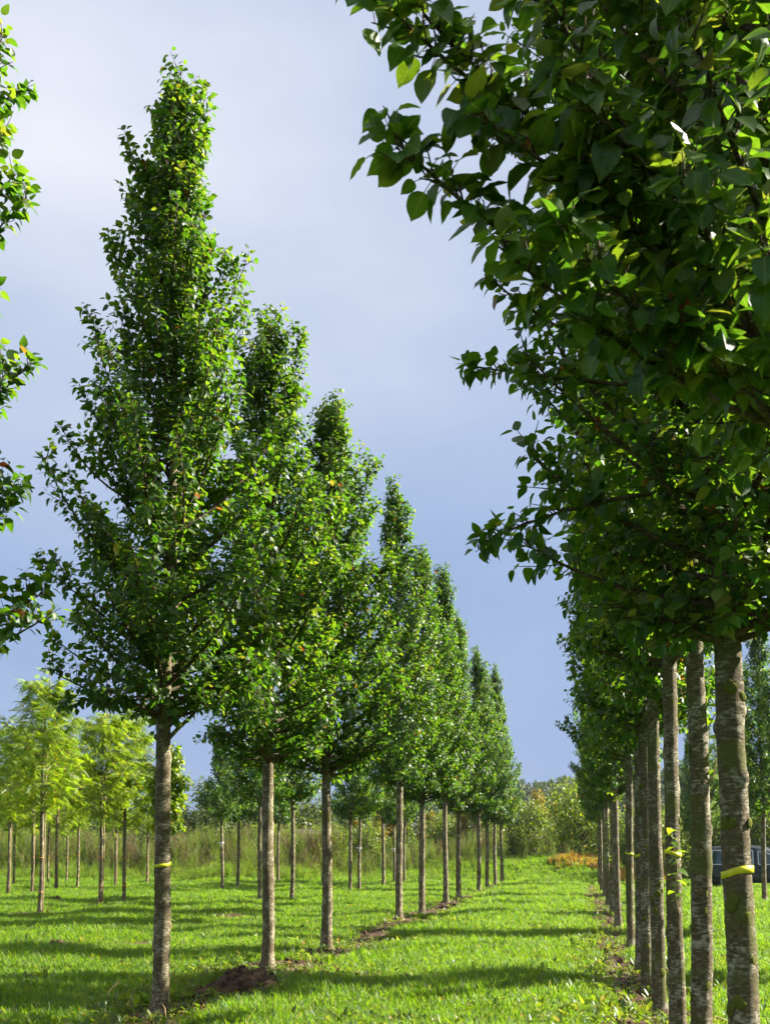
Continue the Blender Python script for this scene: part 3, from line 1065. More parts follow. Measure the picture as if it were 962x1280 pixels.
for i, (x, y) in enumerate(SECOND_ROW):
    lab = 'slim young pear tree, %s from the camera in the row behind the left one' % ORD[i]
    if i == 3:
        lab = 'slim young pear tree with a white label, fourth in the row behind'
    t, tr, cr = pear(x, y, VAR_S[i % 2], i * 1.3, (1.05, 1.1, 1.0, 0.98, 1.08, 1.0, 1.05)[i], lab, 'young pear trees in the row behind the left one')
    if i in (3, 5):
        put('plant_label', LABEL, tr, (0, 0, 1.75), (0, 0, -i * 1.3))
for i, (x, y) in enumerate(THIRD_ROW):
    lab = ('slim young pear tree with a white label, right of the yellow-green trees', 'slim young pear tree without a label, right of the labelled one',
           'far slim young pear tree standing in front of the tall weeds')[i]
    t, tr, cr = pear(x, y, VAR_S[(i + 1) % 2], i * 2.1 + 1, (0.98, 1.0, 1.02)[i], lab, 'young pear trees of the third row')
    if i == 0:
        put('plant_label', LABEL, tr, (0, 0, 1.95), (0, 0, -1))
for i, (x, y) in enumerate(FAR_RIGHT):
    lab = ('dark pear tree at the right edge, its thin trunk before the van', 'dark pear tree second in the row at the far right',
           'dark pear tree behind the parked van, third in the far right row', 'dark pear tree farthest in the row behind the van',
           'pear tree nearest the camera in the far right row, shading the lane', 'pear tree second from the camera in the far right row',
           'pear tree in the far right row just before the thin trunk by the van')[i]
    pear(x, y, VAR[(i + 1) % 4], i * 1.9, (0.95, 0.9, 0.9, 0.9, .95, .92, .92)[i], lab, 'pear trees in the far right row')

# ------------------------------------------------------------------ yellow-green trees with feathered leaves
def pinnate_template():
    lv, lf = leaf_template(0)
    V, Fs = [], []
    o = 0
    for k in range(6):
        x = 0.22 + 0.14 * k
        zc = -0.42 * x * x
        for sgn in (-1, 1):
            if k == 5 and sgn == 1:
                continue
            a = sgn * 1.05 if k < 5 else 0.0
            ln = 0.36 * (1 - 0.04 * k)
            c, s = math.cos(a), math.sin(a)
            for (px, py, pz) in lv:
                u, w = px * ln, py * ln * 0.46
                V.append((x + c * u - s * w, s * u + c * w, zc - 0.25 * abs(px) * ln + pz * ln))
            Fs += [[i + o for i in f] for arr in lf for f in arr.tolist()]
            o += len(lv)
    # midrib as a narrow strip
    V += [(0, -.006, 0), (0, .006, 0), (0.95, .003, -0.38), (0.95, -.003, -0.38)]
    Fs4 = [[o, o + 1, o + 2, o + 3]]
    return np.array(V), [np.array([f for f in Fs if len(f) == 3])] + ([np.array([f for f in Fs if len(f) == 4])] if any(len(f) == 4 for f in Fs) else []) + [np.array(Fs4)]


def ash_variant(seed, height=6.2, z0=2.7, rmax=1.38, n=1200):
    g = np.random.default_rng(seed)
    P, D, NN, S = [], [], [], []
    b = MB()
    nb = 40
    az = g.uniform(0, 6)
    for i in range(nb):
        zb = z0 + (height - z0 - .5) * (i / nb)
        az += 2.4 + g.normal() * .3
        u = (zb - z0) / (height - z0)
        reach = rmax * (0.75 + .5 * u - 1.15 * u * u) * g.uniform(.7, 1.15)
        e = np.array([reach * math.cos(az), reach * math.sin(az), zb + reach * g.uniform(.5, 1.0)])
        p0 = np.array([0, 0, zb])
        p1 = p0 + (e - p0) * np.array([.6, .6, .35])
        b.tube([bez(p0, p1, e, t) for t in np.linspace(0, 1, 5)], list(np.linspace(.016, .004, 5)), 4, caps=False)
        m = n // nb
        for k in range(m):
            t = 0.25 + .75 * (k + g.random()) / m
            p = bez(p0, p1, e, t)
            a = g.uniform(0, 6.28)
            d = unit(np.array([math.cos(a), math.sin(a), g.uniform(-.75, .5)]) + 0.6 * unit(e - p0) * np.array([1, 1, .2]))
            P.append(p + g.normal(size=3) * .05); D.append(d); NN.append(UP + g.normal(size=3) * .55)
            S.append(g.uniform(.2, .4))
    for k in range(14):
        a = g.uniform(0, 6.28)
        P.append(np.array([0, 0, height - .5 + .5 * g.random()])); D.append(unit(np.array([math.cos(a), math.sin(a), .8]))); NN.append(UP + g.normal(size=3) * .3)
        S.append(g.uniform(.2, .32))
    crown = leaf_mesh('feathered_crown', np.array(P), np.array(D), np.array(NN), np.array(S), M_ASH, tpl=pinnate_template())
    return dict(crown=crown, branches=b.mesh('feathered_branches', M_TWIG),
                trunk=trunk_mesh('slender_trunk', height - .2, 0.062, seed + 9, M_BARK, sides=10, rings=44))


ASH = [ash_variant(400 + k, (6.4, 6.1, 6.7)[k], 2.5) for k in range(3)]
CANE_MB = MB()
CANE_MB.tube([(0, 0, -0.1)] + [(0.01 * math.sin(k), 0.01 * math.cos(k * 1.7), k * 0.62) for k in range(1, 13)],
             [0.017 - 0.0007 * k for k in range(13)], 7)
CANE = CANE_MB.mesh('bamboo_cane', M_CANE)
TIE = band_mesh('tie', 0.078, 0.022, M_ORANGE, 4)
ash_lab = ['yellow-green tree at the far left front, trunk beside a tall cane', 'yellow-green tree in the front row, second from the left edge',
           'yellow-green tree in the front row, nearest the taped pear trunk', 'yellow-green tree at the left edge, first of the middle row',
           'yellow-green tree, second of the middle row from the left edge', 'yellow-green tree, third of the middle row from the left edge',
           'yellow-green tree, fourth of the middle row from the left edge', 'yellow-green tree of the back row nearest the left edge',
           'yellow-green tree, second of the back row from the left', 'yellow-green tree, third of the back row from the left',
           'yellow-green tree, fifth of the middle row from the left edge', 'yellow-green tree, last of the middle row, beside the taped pear trunk']
cane_lab = {0: 'tall thin cane rising above the leftmost front yellow-green tree', 1: 'thin cane rising above the second front yellow-green tree',
            3: 'pale cane tied to the yellow-green tree at the left edge', 4: 'pale cane tied to the second middle yellow-green tree',
            5: 'pale cane tied to the third middle yellow-green tree', 10: 'pale cane tied to the fifth middle yellow-green tree',
            11: 'pale cane tied to the last middle yellow-green tree'}
for i, (x, y) in enumerate(YELLOW):
    v = ASH[i % 3]
    t = root('feathered_leaf_tree', place(x, y), i * 2.0, (1.0, 0.97, 0.93, 1.02, .97, .98, .95, .95, .9, .9, .95, .92)[i])
    tag(t, ash_lab[i], 'tree', 'yellow-green trees at the left')
    tr = put('trunk', v['trunk'], t)
    put('branches', v['branches'], t)
    cr = put('crown', v['crown'], t)
    cr['kind'] = 'stuff'
    put('tie', TIE, tr, (0, 0, 1.45))
    put('tie', TIE, tr, (0, 0, 0.55))
    if i in cane_lab:
        cz = {0: 1.10, 1: 1.0}.get(i, 0.78)
        cn = put('bamboo_cane', CANE, None, (x + 0.10, y - 0.05, float(ground_z(x, y))), (0.004, 0.006, i), (1.0, 1.0, cz))
        tag(cn, cane_lab[i], 'cane', 'canes beside the yellow-green trees')

# young tree with big bright leaves half hidden behind the taped trunk
c = Crown(501, [(2.0, .25), (2.5, .42), (3.2, .5), (3.8, .3), (4.1, .06)], nb=22, leaf=0.15, density=0.75)
p, d, nr, s, pe = c.arrays()
t = root('sapling', place(-9.82, 28.0))
tag(t, 'bright yellow-green sapling with large drooping leaves, behind the taped pear trunk', 'tree')
put('trunk', trunk_mesh('sapling_trunk', 4.0, 0.035, 511, M_BARK, sides=8, rings=40), t)
put('branches', c.branch_mesh('sapling_branches', .004), t)
cr = put('crown', leaf_mesh('sapling_crown', p, d, nr, s, M_ASH, 1), t)
cr['kind'] = 'stuff'

# ------------------------------------------------------------------ leafy shoots on the right row's trunks
def sprout(parent_xy, start, pts, n, seed, label_tree=None):
    g = np.random.default_rng(seed)
    b = MB()
    b.tube(pts, list(np.linspace(0.006, 0.002, len(pts))), 6)
    P, D, NN, S = [], [], [], []
    L = len(pts) - 1
    for k in range(n):
        t = 0.2 + 0.8 * (k + .5) / n
        s = t * L
        i = min(int(s), L - 1)
        q = np.array(pts[i]) * (1 - (s - i)) + np.array(pts[i + 1]) * (s - i)
        a = k * 2.4 + g.normal() * .4
        P.append(q); D.append(np.array([math.cos(a), math.sin(a), g.uniform(-.3, .4)])); NN.append(UP + g.normal(size=3) * .4)
        S.append(g.uniform(.08, .12))
    return b, np.array(P), np.array(D), np.array(NN), np.array(S)


tree_by = {tuple(np.round(o.location[:2], 3)): o for o in bpy.data.objects if o.parent is None and o.name.startswith('pear_tree')}
for (idx, pts, n, seed) in ((3, [(.03, -.06, 1.02), (-.02, -.22, 1.2), (.0, -.28, 1.4), (-.03, -.30, 1.6), (-.05, -.30, 1.72)], 15, 1),
                            (2, [(.07, 0, 1.95), (.13, -.02, 2.05), (.17, -.03, 2.25), (.18, -.03, 2.4)], 7, 2),
                            (2, [(.07, 0, 2.3), (.16, .0, 2.45), (.22, .02, 2.6)], 9, 5),
                            (8, [(-.07, 0, 1.2), (-.16, -.03, 1.5), (-.2, -.05, 1.9), (-.22, -.05, 2.3)], 22, 3),
                            (9, [(-.07, 0, 0.9), (-.2, -.03, 1.3), (-.25, -.05, 1.8)], 22, 4),
                            (7, [(-.07, 0, 2.3), (-.3, -.1, 2.5), (-.55, -.2, 2.55)], 20, 6)):
    tr = tree_by[tuple(np.round(RIGHT_ROW[idx], 3))]
    b, P, D, NN, S = sprout(None, None, pts, n, seed)
    sp = put('sprout', b.mesh('sprout_stem', M_CANE), tr)
    rot = Matrix.Rotation(-tr.rotation_euler.z, 4, 'Z')
    sp.matrix_local = rot
    dx, dy, dz = frame_from(D, NN)
    if 'weed1' not in LEAF_ONE:
        tv, tf = leaf_template(1)
        LEAF_ONE['weed1'] = mesh_np('shoot_leaf', tv, tf, M_SHOOT, smooth=True)
    for k in range(len(P)):
        o = put('leaf', LEAF_ONE['weed1'], sp)
        m = np.eye(4)
        m[:3, 0], m[:3, 1], m[:3, 2], m[:3, 3] = dx[k] * S[k], dy[k] * S[k], dz[k] * S[k], P[k]
        o.matrix_local = Matrix(m.tolist())

# ------------------------------------------------------------------ scattering with geometry nodes (grass, weeds)
SRC = bpy.data.collections.new('scatter_sources')     # not linked to the scene


def scatter(name, xyz, rot, scl, var, sources, label, cat):
    me = bpy.data.meshes.new(name)
    me.vertices.add(len(xyz))
    me.vertices.foreach_set('co', np.asarray(xyz, np.float32).ravel())
    a = me.attributes.new('rot', 'FLOAT_VECTOR', 'POINT'); a.data.foreach_set('vector', np.asarray(rot, np.float32).ravel())
    a = me.attributes.new('scl', 'FLOAT_VECTOR', 'POINT'); a.data.foreach_set('vector', np.asarray(scl, np.float32).ravel())
    a = me.attributes.new('var', 'INT', 'POINT'); a.data.foreach_set('value', np.asarray(var, np.int32))
    o = put(name, me)
    tag(o, label, cat, kind='stuff')
    ng = bpy.data.node_groups.new(name + '_nodes', 'GeometryNodeTree')
    ng.interface.new_socket('Geometry', in_out='INPUT', socket_type='NodeSocketGeometry')
    ng.interface.new_socket('Geometry', in_out='OUTPUT', socket_type='NodeSocketGeometry')
    gi, go = ng.nodes.new('NodeGroupInput'), ng.nodes.new('NodeGroupOutput')
    join = ng.nodes.new('GeometryNodeJoinGeometry')
    na = lambda n, t: (lambda x: (setattr(x, 'data_type', t), x.inputs['Name'].__setattr__('default_value', n), x)[2])(ng.nodes.new('GeometryNodeInputNamedAttribute'))
    ar, asc, av = na('rot', 'FLOAT_VECTOR'), na('scl', 'FLOAT_VECTOR'), na('var', 'INT')
    for k, sme in enumerate(sources):
        so = bpy.data.objects.new(name + '_source', sme)
        SRC.objects.link(so)
        oi = ng.nodes.new('GeometryNodeObjectInfo')
        oi.inputs['Object'].default_value = so
        oi.inputs['As Instance'].default_value = True
        cmp_ = ng.nodes.new('FunctionNodeCompare')
        cmp_.data_type = 'INT'
        cmp_.operation = 'EQUAL'
        ng.links.new(av.outputs['Attribute'], [s for s in cmp_.inputs if s.type == 'INT'][0])
        [s for s in cmp_.inputs if s.type == 'INT'][1].default_value = k
        inst = ng.nodes.new('GeometryNodeInstanceOnPoints')
        ng.links.new(gi.outputs[0], inst.inputs['Points'])
        ng.links.new(cmp_.outputs['Result'], inst.inputs['Selection'])
        ng.links.new(oi.outputs['Geometry'], inst.inputs['Instance'])
        e2r = ng.nodes.new('FunctionNodeEulerToRotation')
        ng.links.new(ar.outputs['Attribute'], e2r.inputs[0])
        ng.links.new(e2r.outputs[0], inst.inputs['Rotation'])
        ng.links.new(asc.outputs['Attribute'], inst.inputs['Scale'])
        ng.links.new(inst.outputs[0], join.inputs[0])
    ng.links.new(join.outputs[0], go.inputs[0])
    md = o.modifiers.new('scatter', 'NODES')
    md.node_group = ng
    return o


def tuft(seed, n, h, spread, wid, mat, lean=0.6):
    """Grass tuft: curved tapering blades."""
    g = np.random.default_rng(seed)
    V, F4, F3 = [], [], []
    for k in range(n):
        a = g.uniform(0, 6.28)
        r = spread * math.sqrt(g.random())
        bx, by = r * math.cos(a * 1.7 + k), r * math.sin(a * 1.7 + k)
        hh = h * g.uniform(.5, 1.15)
        ln = lean * g.uniform(.2, 1.2) * hh
        dx, dy = math.cos(a), math.sin(a)
        w = wid * g.uniform(.7, 1.3)
        o = len(V)
        for t, ww in ((0, 1.0), (.45, .9), (.8, .55)):
            cx, cy, cz = bx + dx * ln * t * t, by + dy * ln * t * t, hh * (t - .18 * t * t)
            V.append((cx - dy * w * ww / 2, cy + dx * w * ww / 2, cz - (.01 if t == 0 else 0)))
            V.append((cx + dy * w * ww / 2, cy - dx * w * ww / 2, cz - (.01 if t == 0 else 0)))
        V.append((bx + dx * ln, by + dy * ln, hh * .80))
        F4 += [(o, o + 1, o + 3, o + 2), (o + 2, o + 3, o + 5, o + 4)]
        F3.append((o + 4, o + 5, o + 6))
    return mesh_np('grass_tuft', np.array(V), [np.array(F4), np.array(F3)], mat, smooth=True)


def rosette(seed, n, ln, mat, up=0.5):
    """Broad-leaved weed: leaves rising from one point."""
    g = np.random.default_rng(seed)
    P, D, NN, S = [], [], [], []
    for k in range(n):
        a = k * 2.4 + g.normal() * .3
        u = g.uniform(.2, 1.0) * up
        d = unit(np.array([math.cos(a), math.sin(a), u * 1.6]))
        P.append(d * g.uniform(.01, .06) + np.array([0, 0, .01 + .05 * g.random()])); D.append(d)
        NN.append(UP + np.array([-math.cos(a), -math.sin(a), 0]) * u * .6 + g.normal(size=3) * .2); S.append(ln * g.uniform(.6, 1.2))
    return leaf_mesh('weed', np.array(P), np.array(D), np.array(NN), np.array(S), mat, 1, wid=0.62)


def field_points(n_try, seed, power=1.0):
    """Random points over the visible stretch of meadow, denser towards the camera."""
    g = np.random.default_rng(seed)
    y = 8.5 + (72 - 8.5) * g.random(n_try) ** power
    lo = -5.6 - (y - 8.5) * 0.50
    hi = 2.0 + (y - 8.5) * 0.20
    x = lo + (hi - lo) * g.random(n_try)
    return x, y, g


xs, ys, g = field_points(190000, 11, 1.35)
so = soil_amount(xs, ys)
patch = wob(xs, ys, 0.9)
keep = g.random(len(xs)) > np.clip(so * 1.7 - 0.10, 0, 0.97)
xs, ys, so, patch = xs[keep], ys[keep], so[keep], patch[keep]
n = len(xs)
size = g.uniform(.55, 1.35, n) * (1 + 0.65 * patch) * (0.85 + 0.010 * (ys - 10)) * (1 - .35 * so)
rot = np.stack([g.normal(size=n) * .12, g.normal(size=n) * .12, g.uniform(0, 6.28, n)], 1)
scl = np.stack([size * (1 + .012 * (ys - 10)), size * (1 + .012 * (ys - 10)), size], 1)
scatter('grass', np.stack([xs, ys, ground_z(xs, ys)], 1), rot, scl, g.integers(0, 4, n),
        [tuft(600, 22, .11, .085, .0085, M_GRASS), tuft(601, 18, .14, .10, .008, M_GRASS, .8), tuft(602, 24, .085, .09, .0075, M_GRASS, .7), tuft(603, 16, .16, .08, .0055, M_GRASS, .5)],
        'bright green meadow grass covering the lane and field', 'grass')

xs, ys, g = field_points(26000, 12, 1.4)
so = soil_amount(xs, ys)
patch = wob(xs + 40, ys, 0.8)
near_row = np.exp(-((xs + 3.9) / .9) ** 2) + np.exp(-((xs - .5) / .7) ** 2)
keep = g.random(len(xs)) < np.clip(0.16 + .55 * (patch > .25) + .8 * near_row, 0, 1) * (1 - .72 * (so > .5))
xs, ys = xs[keep], ys[keep]
n = len(xs)
size = g.uniform(.5, 1.25, n)
rot = np.stack([g.normal(size=n) * .15, g.normal(size=n) * .15, g.uniform(0, 6.28, n)], 1)
scatter('meadow_weeds', np.stack([xs, ys, ground_z(xs, ys)], 1), rot, np.repeat(size[:, None], 3, 1), g.integers(0, 3, n),
        [rosette(610, 13, .065, M_WEED, .8), rosette(611, 18, .045, M_WEED, .9), rosette(612, 10, .09, M_WEED, 1.1)],
        'broad-leaved weeds and clover growing among the grass', 'weeds')

# tall meadow and dry herbs at the end of the field
def herb(seed, h, mat_leafy, n_st, leafy, head):
    g = np.random.default_rng(seed)
    b = MB()
    P, D, NN, S = [], [], [], []
    for k in range(n_st):
        a = g.uniform(0, 6.28)
        x0, y0 = g.normal() * .10, g.normal() * .10
        hh = h * g.uniform(.7, 1.1)
        ex, ey = x0 + math.cos(a) * .18 * hh, y0 + math.sin(a) * .18 * hh
        for q in range(leafy):
            t = (q + g.random()) / leafy
            p = np.array([x0 + (ex - x0) * t * t, y0 + (ey - y0) * t * t, hh * t])
            aa = g.uniform(0, 6.28)
            P.append(p); D.append(np.array([math.cos(aa), math.sin(aa), g.uniform(-.2, .9)])); NN.append(UP + g.normal(size=3) * .5)
            S.append((.16 - .07 * t) * g.uniform(.7, 1.2))
        for q in range(head):
            t = 0.80 + .2 * g.random()
            p = np.array([x0 + (ex - x0) * t * t, y0 + (ey - y0) * t * t, hh * t])
            P.append(p + g.normal(size=3) * .04); D.append(g.normal(size=3) * np.array([1, 1, .5]) + UP); NN.append(g.normal(size=3)); S.append(.07 * g.uniform(.6, 1.3))
        o = [(x0, y0, 0), ((x0 + (ex - x0) * .25), (y0 + (ey - y0) * .25), hh * .5), (ex, ey, hh)]
        for (p, q) in zip(o[:-1], o[1:]):
            p, q = np.array(p), np.array(q)
            P.append(p); D.append(q - p); NN.append(g.normal(size=3)); S.append(np.linalg.norm(q - p))
    S = np.array(S)
    wid = np.where(S > .3, .025, 0.55)
    tv, tf = leaf_template(0)
    dx, dy, dz = frame_from(np.array(D), np.array(NN))
    P = np.array(P)
    V = P[:, None] + dx[:, None] * (tv[None, :, 0:1] * S[:, None, None]) + dy[:, None] * (tv[None, :, 1:2] * (S * wid)[:, None, None]) + dz[:, None] * (tv[None, :, 2:3] * (S * np.where(S > .3, .05, 1))[:, None, None])
    faces = [(f[None] + (np.arange(len(P)) * len(tv))[:, None, None]).reshape(-1, f.shape[1]) for f in tf]
    return mesh_np('herb', V.reshape(-1, 3), faces, mat_leafy, smooth=True)


g = np.random.default_rng(31)
n = 6500
ys = 62.5 + 16 * g.random(n)
xs = -46 + (60) * g.random(n)
lane = (xs > -4.5) & (xs < 1.2)
keep = ~((lane & (g.random(n) < .85)) | ((xs > 1.5) & (xs < 4.6) & (ys < 66)))
xs, ys = xs[keep], ys[keep]
n = len(xs)
depth = smooth01(ys, 64, 72)
var = np.where(g.random(n) < depth * .85, 2 + g.integers(0, 2, n), g.integers(0, 2, n))
pn = wob(xs, ys, .45)
var = np.where((var >= 2) & (pn + .5 * g.normal(size=n) > .40), 3, var)
size = g.uniform(.6, 1.2, n) * (1 + .35 * pn) * (0.65 + .45 * depth) * np.where((xs > -14) & (xs < 2), .62, 1.0) * np.where(xs > 2, .75, 1.0)
rot = np.stack([g.normal(size=n) * .08, g.normal(size=n) * .08, g.uniform(0, 6.28, n)], 1)
scatter('tall_weeds', np.stack([xs, ys, ground_z(xs, ys)], 1), rot, np.repeat(size[:, None], 3, 1), var,
        [herb(620, 1.2, M_WEED, 9, 16, 0), herb(621, 1.0, M_GRASS, 14, 9, 2), herb(622, 2.1, M_STRAW, 7, 22, 18), herb(623, 2.2, M_SHRUB, 7, 44, 8)],
        'belt of tall green and dry brown weeds behind the tree rows', 'weeds')

g = np.random.default_rng(32)
n = 300
xs = g.uniform(1.3, 4.9, n); ys = g.uniform(60.5, 66.5, n)
xs = np.where(g.random(n) < .35, 1.3 - 2.9 * g.random(n) ** 1.5, xs)
ys = np.where(xs < 1.3, g.uniform(65.5, 68.5, n), ys)
rot = np.stack([g.normal(size=n) * .1, g.normal(size=n) * .1, g.uniform(0, 6.28, n)], 1)
size = g.uniform(.5, 1.0, n)
scatter('golden_bracken', np.stack([xs, ys, ground_z(xs, ys)], 1), rot, np.repeat(size[:, None], 3, 1), g.integers(0, 2, n),
        [herb(630, .5, M_FERN, 7, 10, 3), herb(631, .5, M_GOLD, 8, 12, 4)], 'patch of golden orange bracken beside the right row\'s far end', 'bracken')

# fallen leaves along the right row
g = np.random.default_rng(33)
n = 5200
ys = 7 + 42 * g.random(n) ** 1.8
xs = 0.62 + g.normal(size=n) * .30
k2 = g.random(n) < .3
xs = np.where(g.random(n) < .16, g.uniform(-7, 2, n), xs)
xs = np.where(k2, -3.9 + g.normal(size=n) * .4, xs)
p = np.stack([xs, ys, ground_z(xs, ys) + g.uniform(.01, .05, n)], 1)
a = g.uniform(0, 6.28, n)
d = np.stack([np.cos(a), np.sin(a), g.normal(size=n) * .25], 1)
nr = np.stack([g.normal(size=n) * .35, g.normal(size=n) * .35, np.ones(n)], 1)
o = put('fallen_leaves', leaf_mesh('fallen_leaves', p, d, nr, g.uniform(.05, .085, n), M_DEAD, 0))
tag(o, 'brown fallen leaves lying along the tree rows', 'leaves', kind='stuff')

# ------------------------------------------------------------------ heaps of dug-up soil
def clod(seed, sx, sy, sz):
    g = np.random.default_rng(seed)
    ph = g.uniform(0, 6.28, (10, 3))
    nu, nv = 40, 18
    V = []
    for j in range(nv):
        el = math.pi / 2 * j / (nv - 1)
        for i in range(nu):
            a = 2 * math.pi * i / nu
            d = np.array([math.cos(a) * math.cos(el), math.sin(a) * math.cos(el), math.sin(el)])
            w = sum(math.sin((1.6 + .8 * k) * (d @ np.array([math.cos(ph[k, 0]), math.sin(ph[k, 0]), math.cos(ph[k, 1])])) * 2 + ph[k, 2]) / (1 + .45 * k) for k in range(10)) / 3.2
            r = 1 + .34 * w + g.normal() * .06
            fl = 0.8 + .75 * (1 - d[2]) ** 1.6
            V.append((d[0] * r * sx * fl, d[1] * r * sy * fl, max(-.1, d[2] * r * sz - .03)))
    i = np.arange((nv - 1) * nu).reshape(nv - 1, nu)
    j = np.roll(i, -1, 1)
    f = np.stack([i, j, j + nu, i + nu], -1).reshape(-1, 4)
    return mesh_np('soil_heap', np.array(V), [f], M_SOIL, smooth=False)


for (x, y, sx, sy, sz, rz, lab) in (
        (-3.66, 12.85, .36, .34, .30, .3, 'largest dark soil heap, between the first two trunks of the left row'),
        (-3.48, 13.5, .22, .2, .12, 1.0, 'small dark soil heap behind the largest heap'),
        (-3.7, 17.6, .30, .25, .14, .8, 'low soil heap in front of the third trunk of the left row'),
        (-8.53, 18.92, .22, .2, .15, 0, 'small brown soil heap alone in the grass at the left'),
        (-9.35, 18.2, .18, .2, .11, 1, 'brown soil heap cut by the left edge of the picture'),
        (-3.75, 25.6, .28, .3, .13, .4, 'soil heap at the foot of the fifth tree of the left row'),
        (-3.55, 33.5, .4, .55, .16, .4, 'long soil heap between distant trunks of the left row'),
        (-7.9, 26.6, .5, .5, .15, .9, 'broad dark soil heap behind the left row'),
        (-16.0, 35.3, .38, .3, .28, .2, 'dark heap by the leftmost yellow-green trees')):
    o = put('soil_heap', clod(int(abs(x * 100 + y * 10)), sx, sy, sz), None, (x, y, float(ground_z(x, y))), (0, 0, rz))
    tag(o, lab, 'soil heap', 'soil heaps')
# crumbs of earth strewn round the heaps and along the rows
g = np.random.default_rng(61)
ico = np.array([(0, 0, 1), (.9, 0, .3), (.2, .85, .35), (-.75, .5, .3), (-.7, -.55, .35), (.3, -.85, .3), (.7, .5, -.4), (-.3, .8, -.4), (-.9, 0, -.4), (-.2, -.8, -.45), (.75, -.5, -.4)])
icf = np.array([(0, 1, 2), (0, 2, 3), (0, 3, 4), (0, 4, 5), (0, 5, 1), (1, 6, 2), (2, 6, 7), (2, 7, 3), (3, 7, 8), (3, 8, 4), (4, 8, 9), (4, 9, 5), (5, 9, 10), (5, 10, 1), (1, 10, 6)])
cx, cy = [], []
for (hx, hy, m) in ((-3.68, 12.85, 260), (-3.48, 13.5, 120), (-3.7, 17.6, 200), (-8.53, 18.92, 60), (-9.35, 18.2, 50), (-3.75, 25.6, 150), (-3.55, 33.5, 150), (-7.9, 26.6, 160), (-16.0, 35.3, 60)):
    cx.append(hx + g.normal(size=m) * .38); cy.append(hy + g.normal(size=m) * .38)
m = 1500
cx.append(np.where(g.random(m) < .5, -3.85, .58) + g.normal(size=m) * .28); cy.append(9 + 30 * g.random(m) ** 1.5)
cx, cy = np.concatenate(cx), np.concatenate(cy)
m = len(cx)
sz = .012 + .035 * g.random(m) ** 2.5
V = ico[None] * (1 + .3 * g.normal(size=(m, len(ico), 1))) * sz[:, None, None] + np.stack([cx, cy, ground_z(cx, cy) + sz * .5], 1)[:, None]
o = put('soil_crumbs', mesh_np('soil_crumbs', V.reshape(-1, 3), [(icf[None] + (np.arange(m) * len(ico))[:, None, None]).reshape(-1, 3)], M_SOIL))
tag(o, 'brown crumbs of earth strewn along the tree rows', 'soil', kind='stuff')
for k, (x, y, rz, tl) in enumerate(((-3.35, 12.45, .4, 1.0), (-3.95, 11.3, 2.2, .9), (-4.9, 12.1, 1.0, 1.3), (-3.2, 13.4, 2.9, .8), (0.9, 9.9, 0.3, 1.2))):
    b = MB()
    b.tube([(0, 0, 0), (.05, 0, .12), (.14, .01, .17), (.24, .02, .13)], [.005, .0045, .004, .002], 5)
    o = put('dry_stem', b.mesh('dry_stem', M_CANE), None, (x, y, float(ground_z(x, y)) + .01), (0, 0, rz), (tl, tl, tl))
    tag(o, ('bent dry pale stem in front of the largest soil heap', 'pale dry stem at the foot of the taped left trunk', 'long dry stem in the grass left of the taped trunk',
            'dry stem behind the largest soil heap', 'dry twig on the ground beside the right row')[k], 'stem', 'dry stems')

# ------------------------------------------------------------------ hedge trees, shrubs and forest behind
def bush_variant(seed, mat, h, w, n, leaf, z0=0.0, lobes=9, conical=0.0):
    """Foliage mass of many small leaves grouped in lumps, with its stems."""
    g = np.random.default_rng(seed)
    cs = []
    for k in range(lobes):
        a = g.uniform(0, 6.28)
        z = z0 + (h - z0) * g.uniform(.12, .88)
        u = (z - z0) / (h - z0)
        rr = w / 2 * ((1 - conical) * math.sqrt(max(.05, 1 - (2 * u - .8) ** 2 * .55)) + conical * (1.05 - u)) * g.uniform(.25, .85)
        cs.append((rr * math.cos(a), rr * math.sin(a), z, w * g.uniform(.16, .27) * (1 - conical * u * .6)))
    cs.append((0, 0, z0 + (h - z0) * .88, w * .2))
    cs = np.array(cs)
    wgt = cs[:, 3] ** 2
    idx = g.choice(len(cs), n, p=wgt / wgt.sum())
    d = g.normal(size=(n, 3))
    d /= np.linalg.norm(d, axis=1, keepdims=True)
    rad = g.random(n) ** .4
    P = cs[idx, :3] + d * (cs[idx, 3] * rad * g.uniform(.85, 1.15, n))[:, None] * np.array([1, 1, 1.15])
    P[:, 2] = np.maximum(P[:, 2], z0 * .8 + .05)
    D = d * .7 + g.normal(size=(n, 3)) * .6
    NN = UP + d * .6 + g.normal(size=(n, 3)) * .5
    crown = leaf_mesh('foliage', P, D, NN, leaf * g.uniform(.6, 1.3, n), mat, 0)
    b = MB()
    b.tube([(0, 0, -.1), (.03, 0, h * .3), (-.02, .03, h * .85)], [.02 * h + .02, .015 * h + .01, .01], 7)
    for c in cs[:-1]:
        b.tube([(0, 0, max(.2, c[2] * .45)), (c[0] * .5, c[1] * .5, c[2] * .8), tuple(c[:3])], [.008 * h + .01, .006 * h, .004], 5, caps=False)
    return crown, b.mesh('stems', M_TWIG)


def bush(name, x, y, var, label, cat, group=None, rz=0.0, sc=1.0):
    t = root(name, place(x, y), rz, sc)
    tag(t, label, cat, group)
    put('trunk', var[1], t)
    cr = put('crown', var[0], t)
    cr['kind'] = 'stuff'


B_DARK = [bush_variant(700 + k, M_HEDGE, 7.0, 5.4, 5200, .24, 0.8, 15) for k in range(2)]
B_SHRUB = [bush_variant(710 + k, M_SHRUB, 3.4, 3.8, 6500, .15, 0.1, 20) for k in range(2)]
B_POLE = [bush_variant(720 + k, (M_GOLD, M_SHRUB, M_GOLD)[k], 4.6, 1.7, 2400, .16, 0.3, 34, .55) for k in range(3)]
B_CON = [bush_variant(730 + k, M_HEDGE, 8.0, 2.6, 2600, .2, 0.4, 22, .9) for k in range(2)]

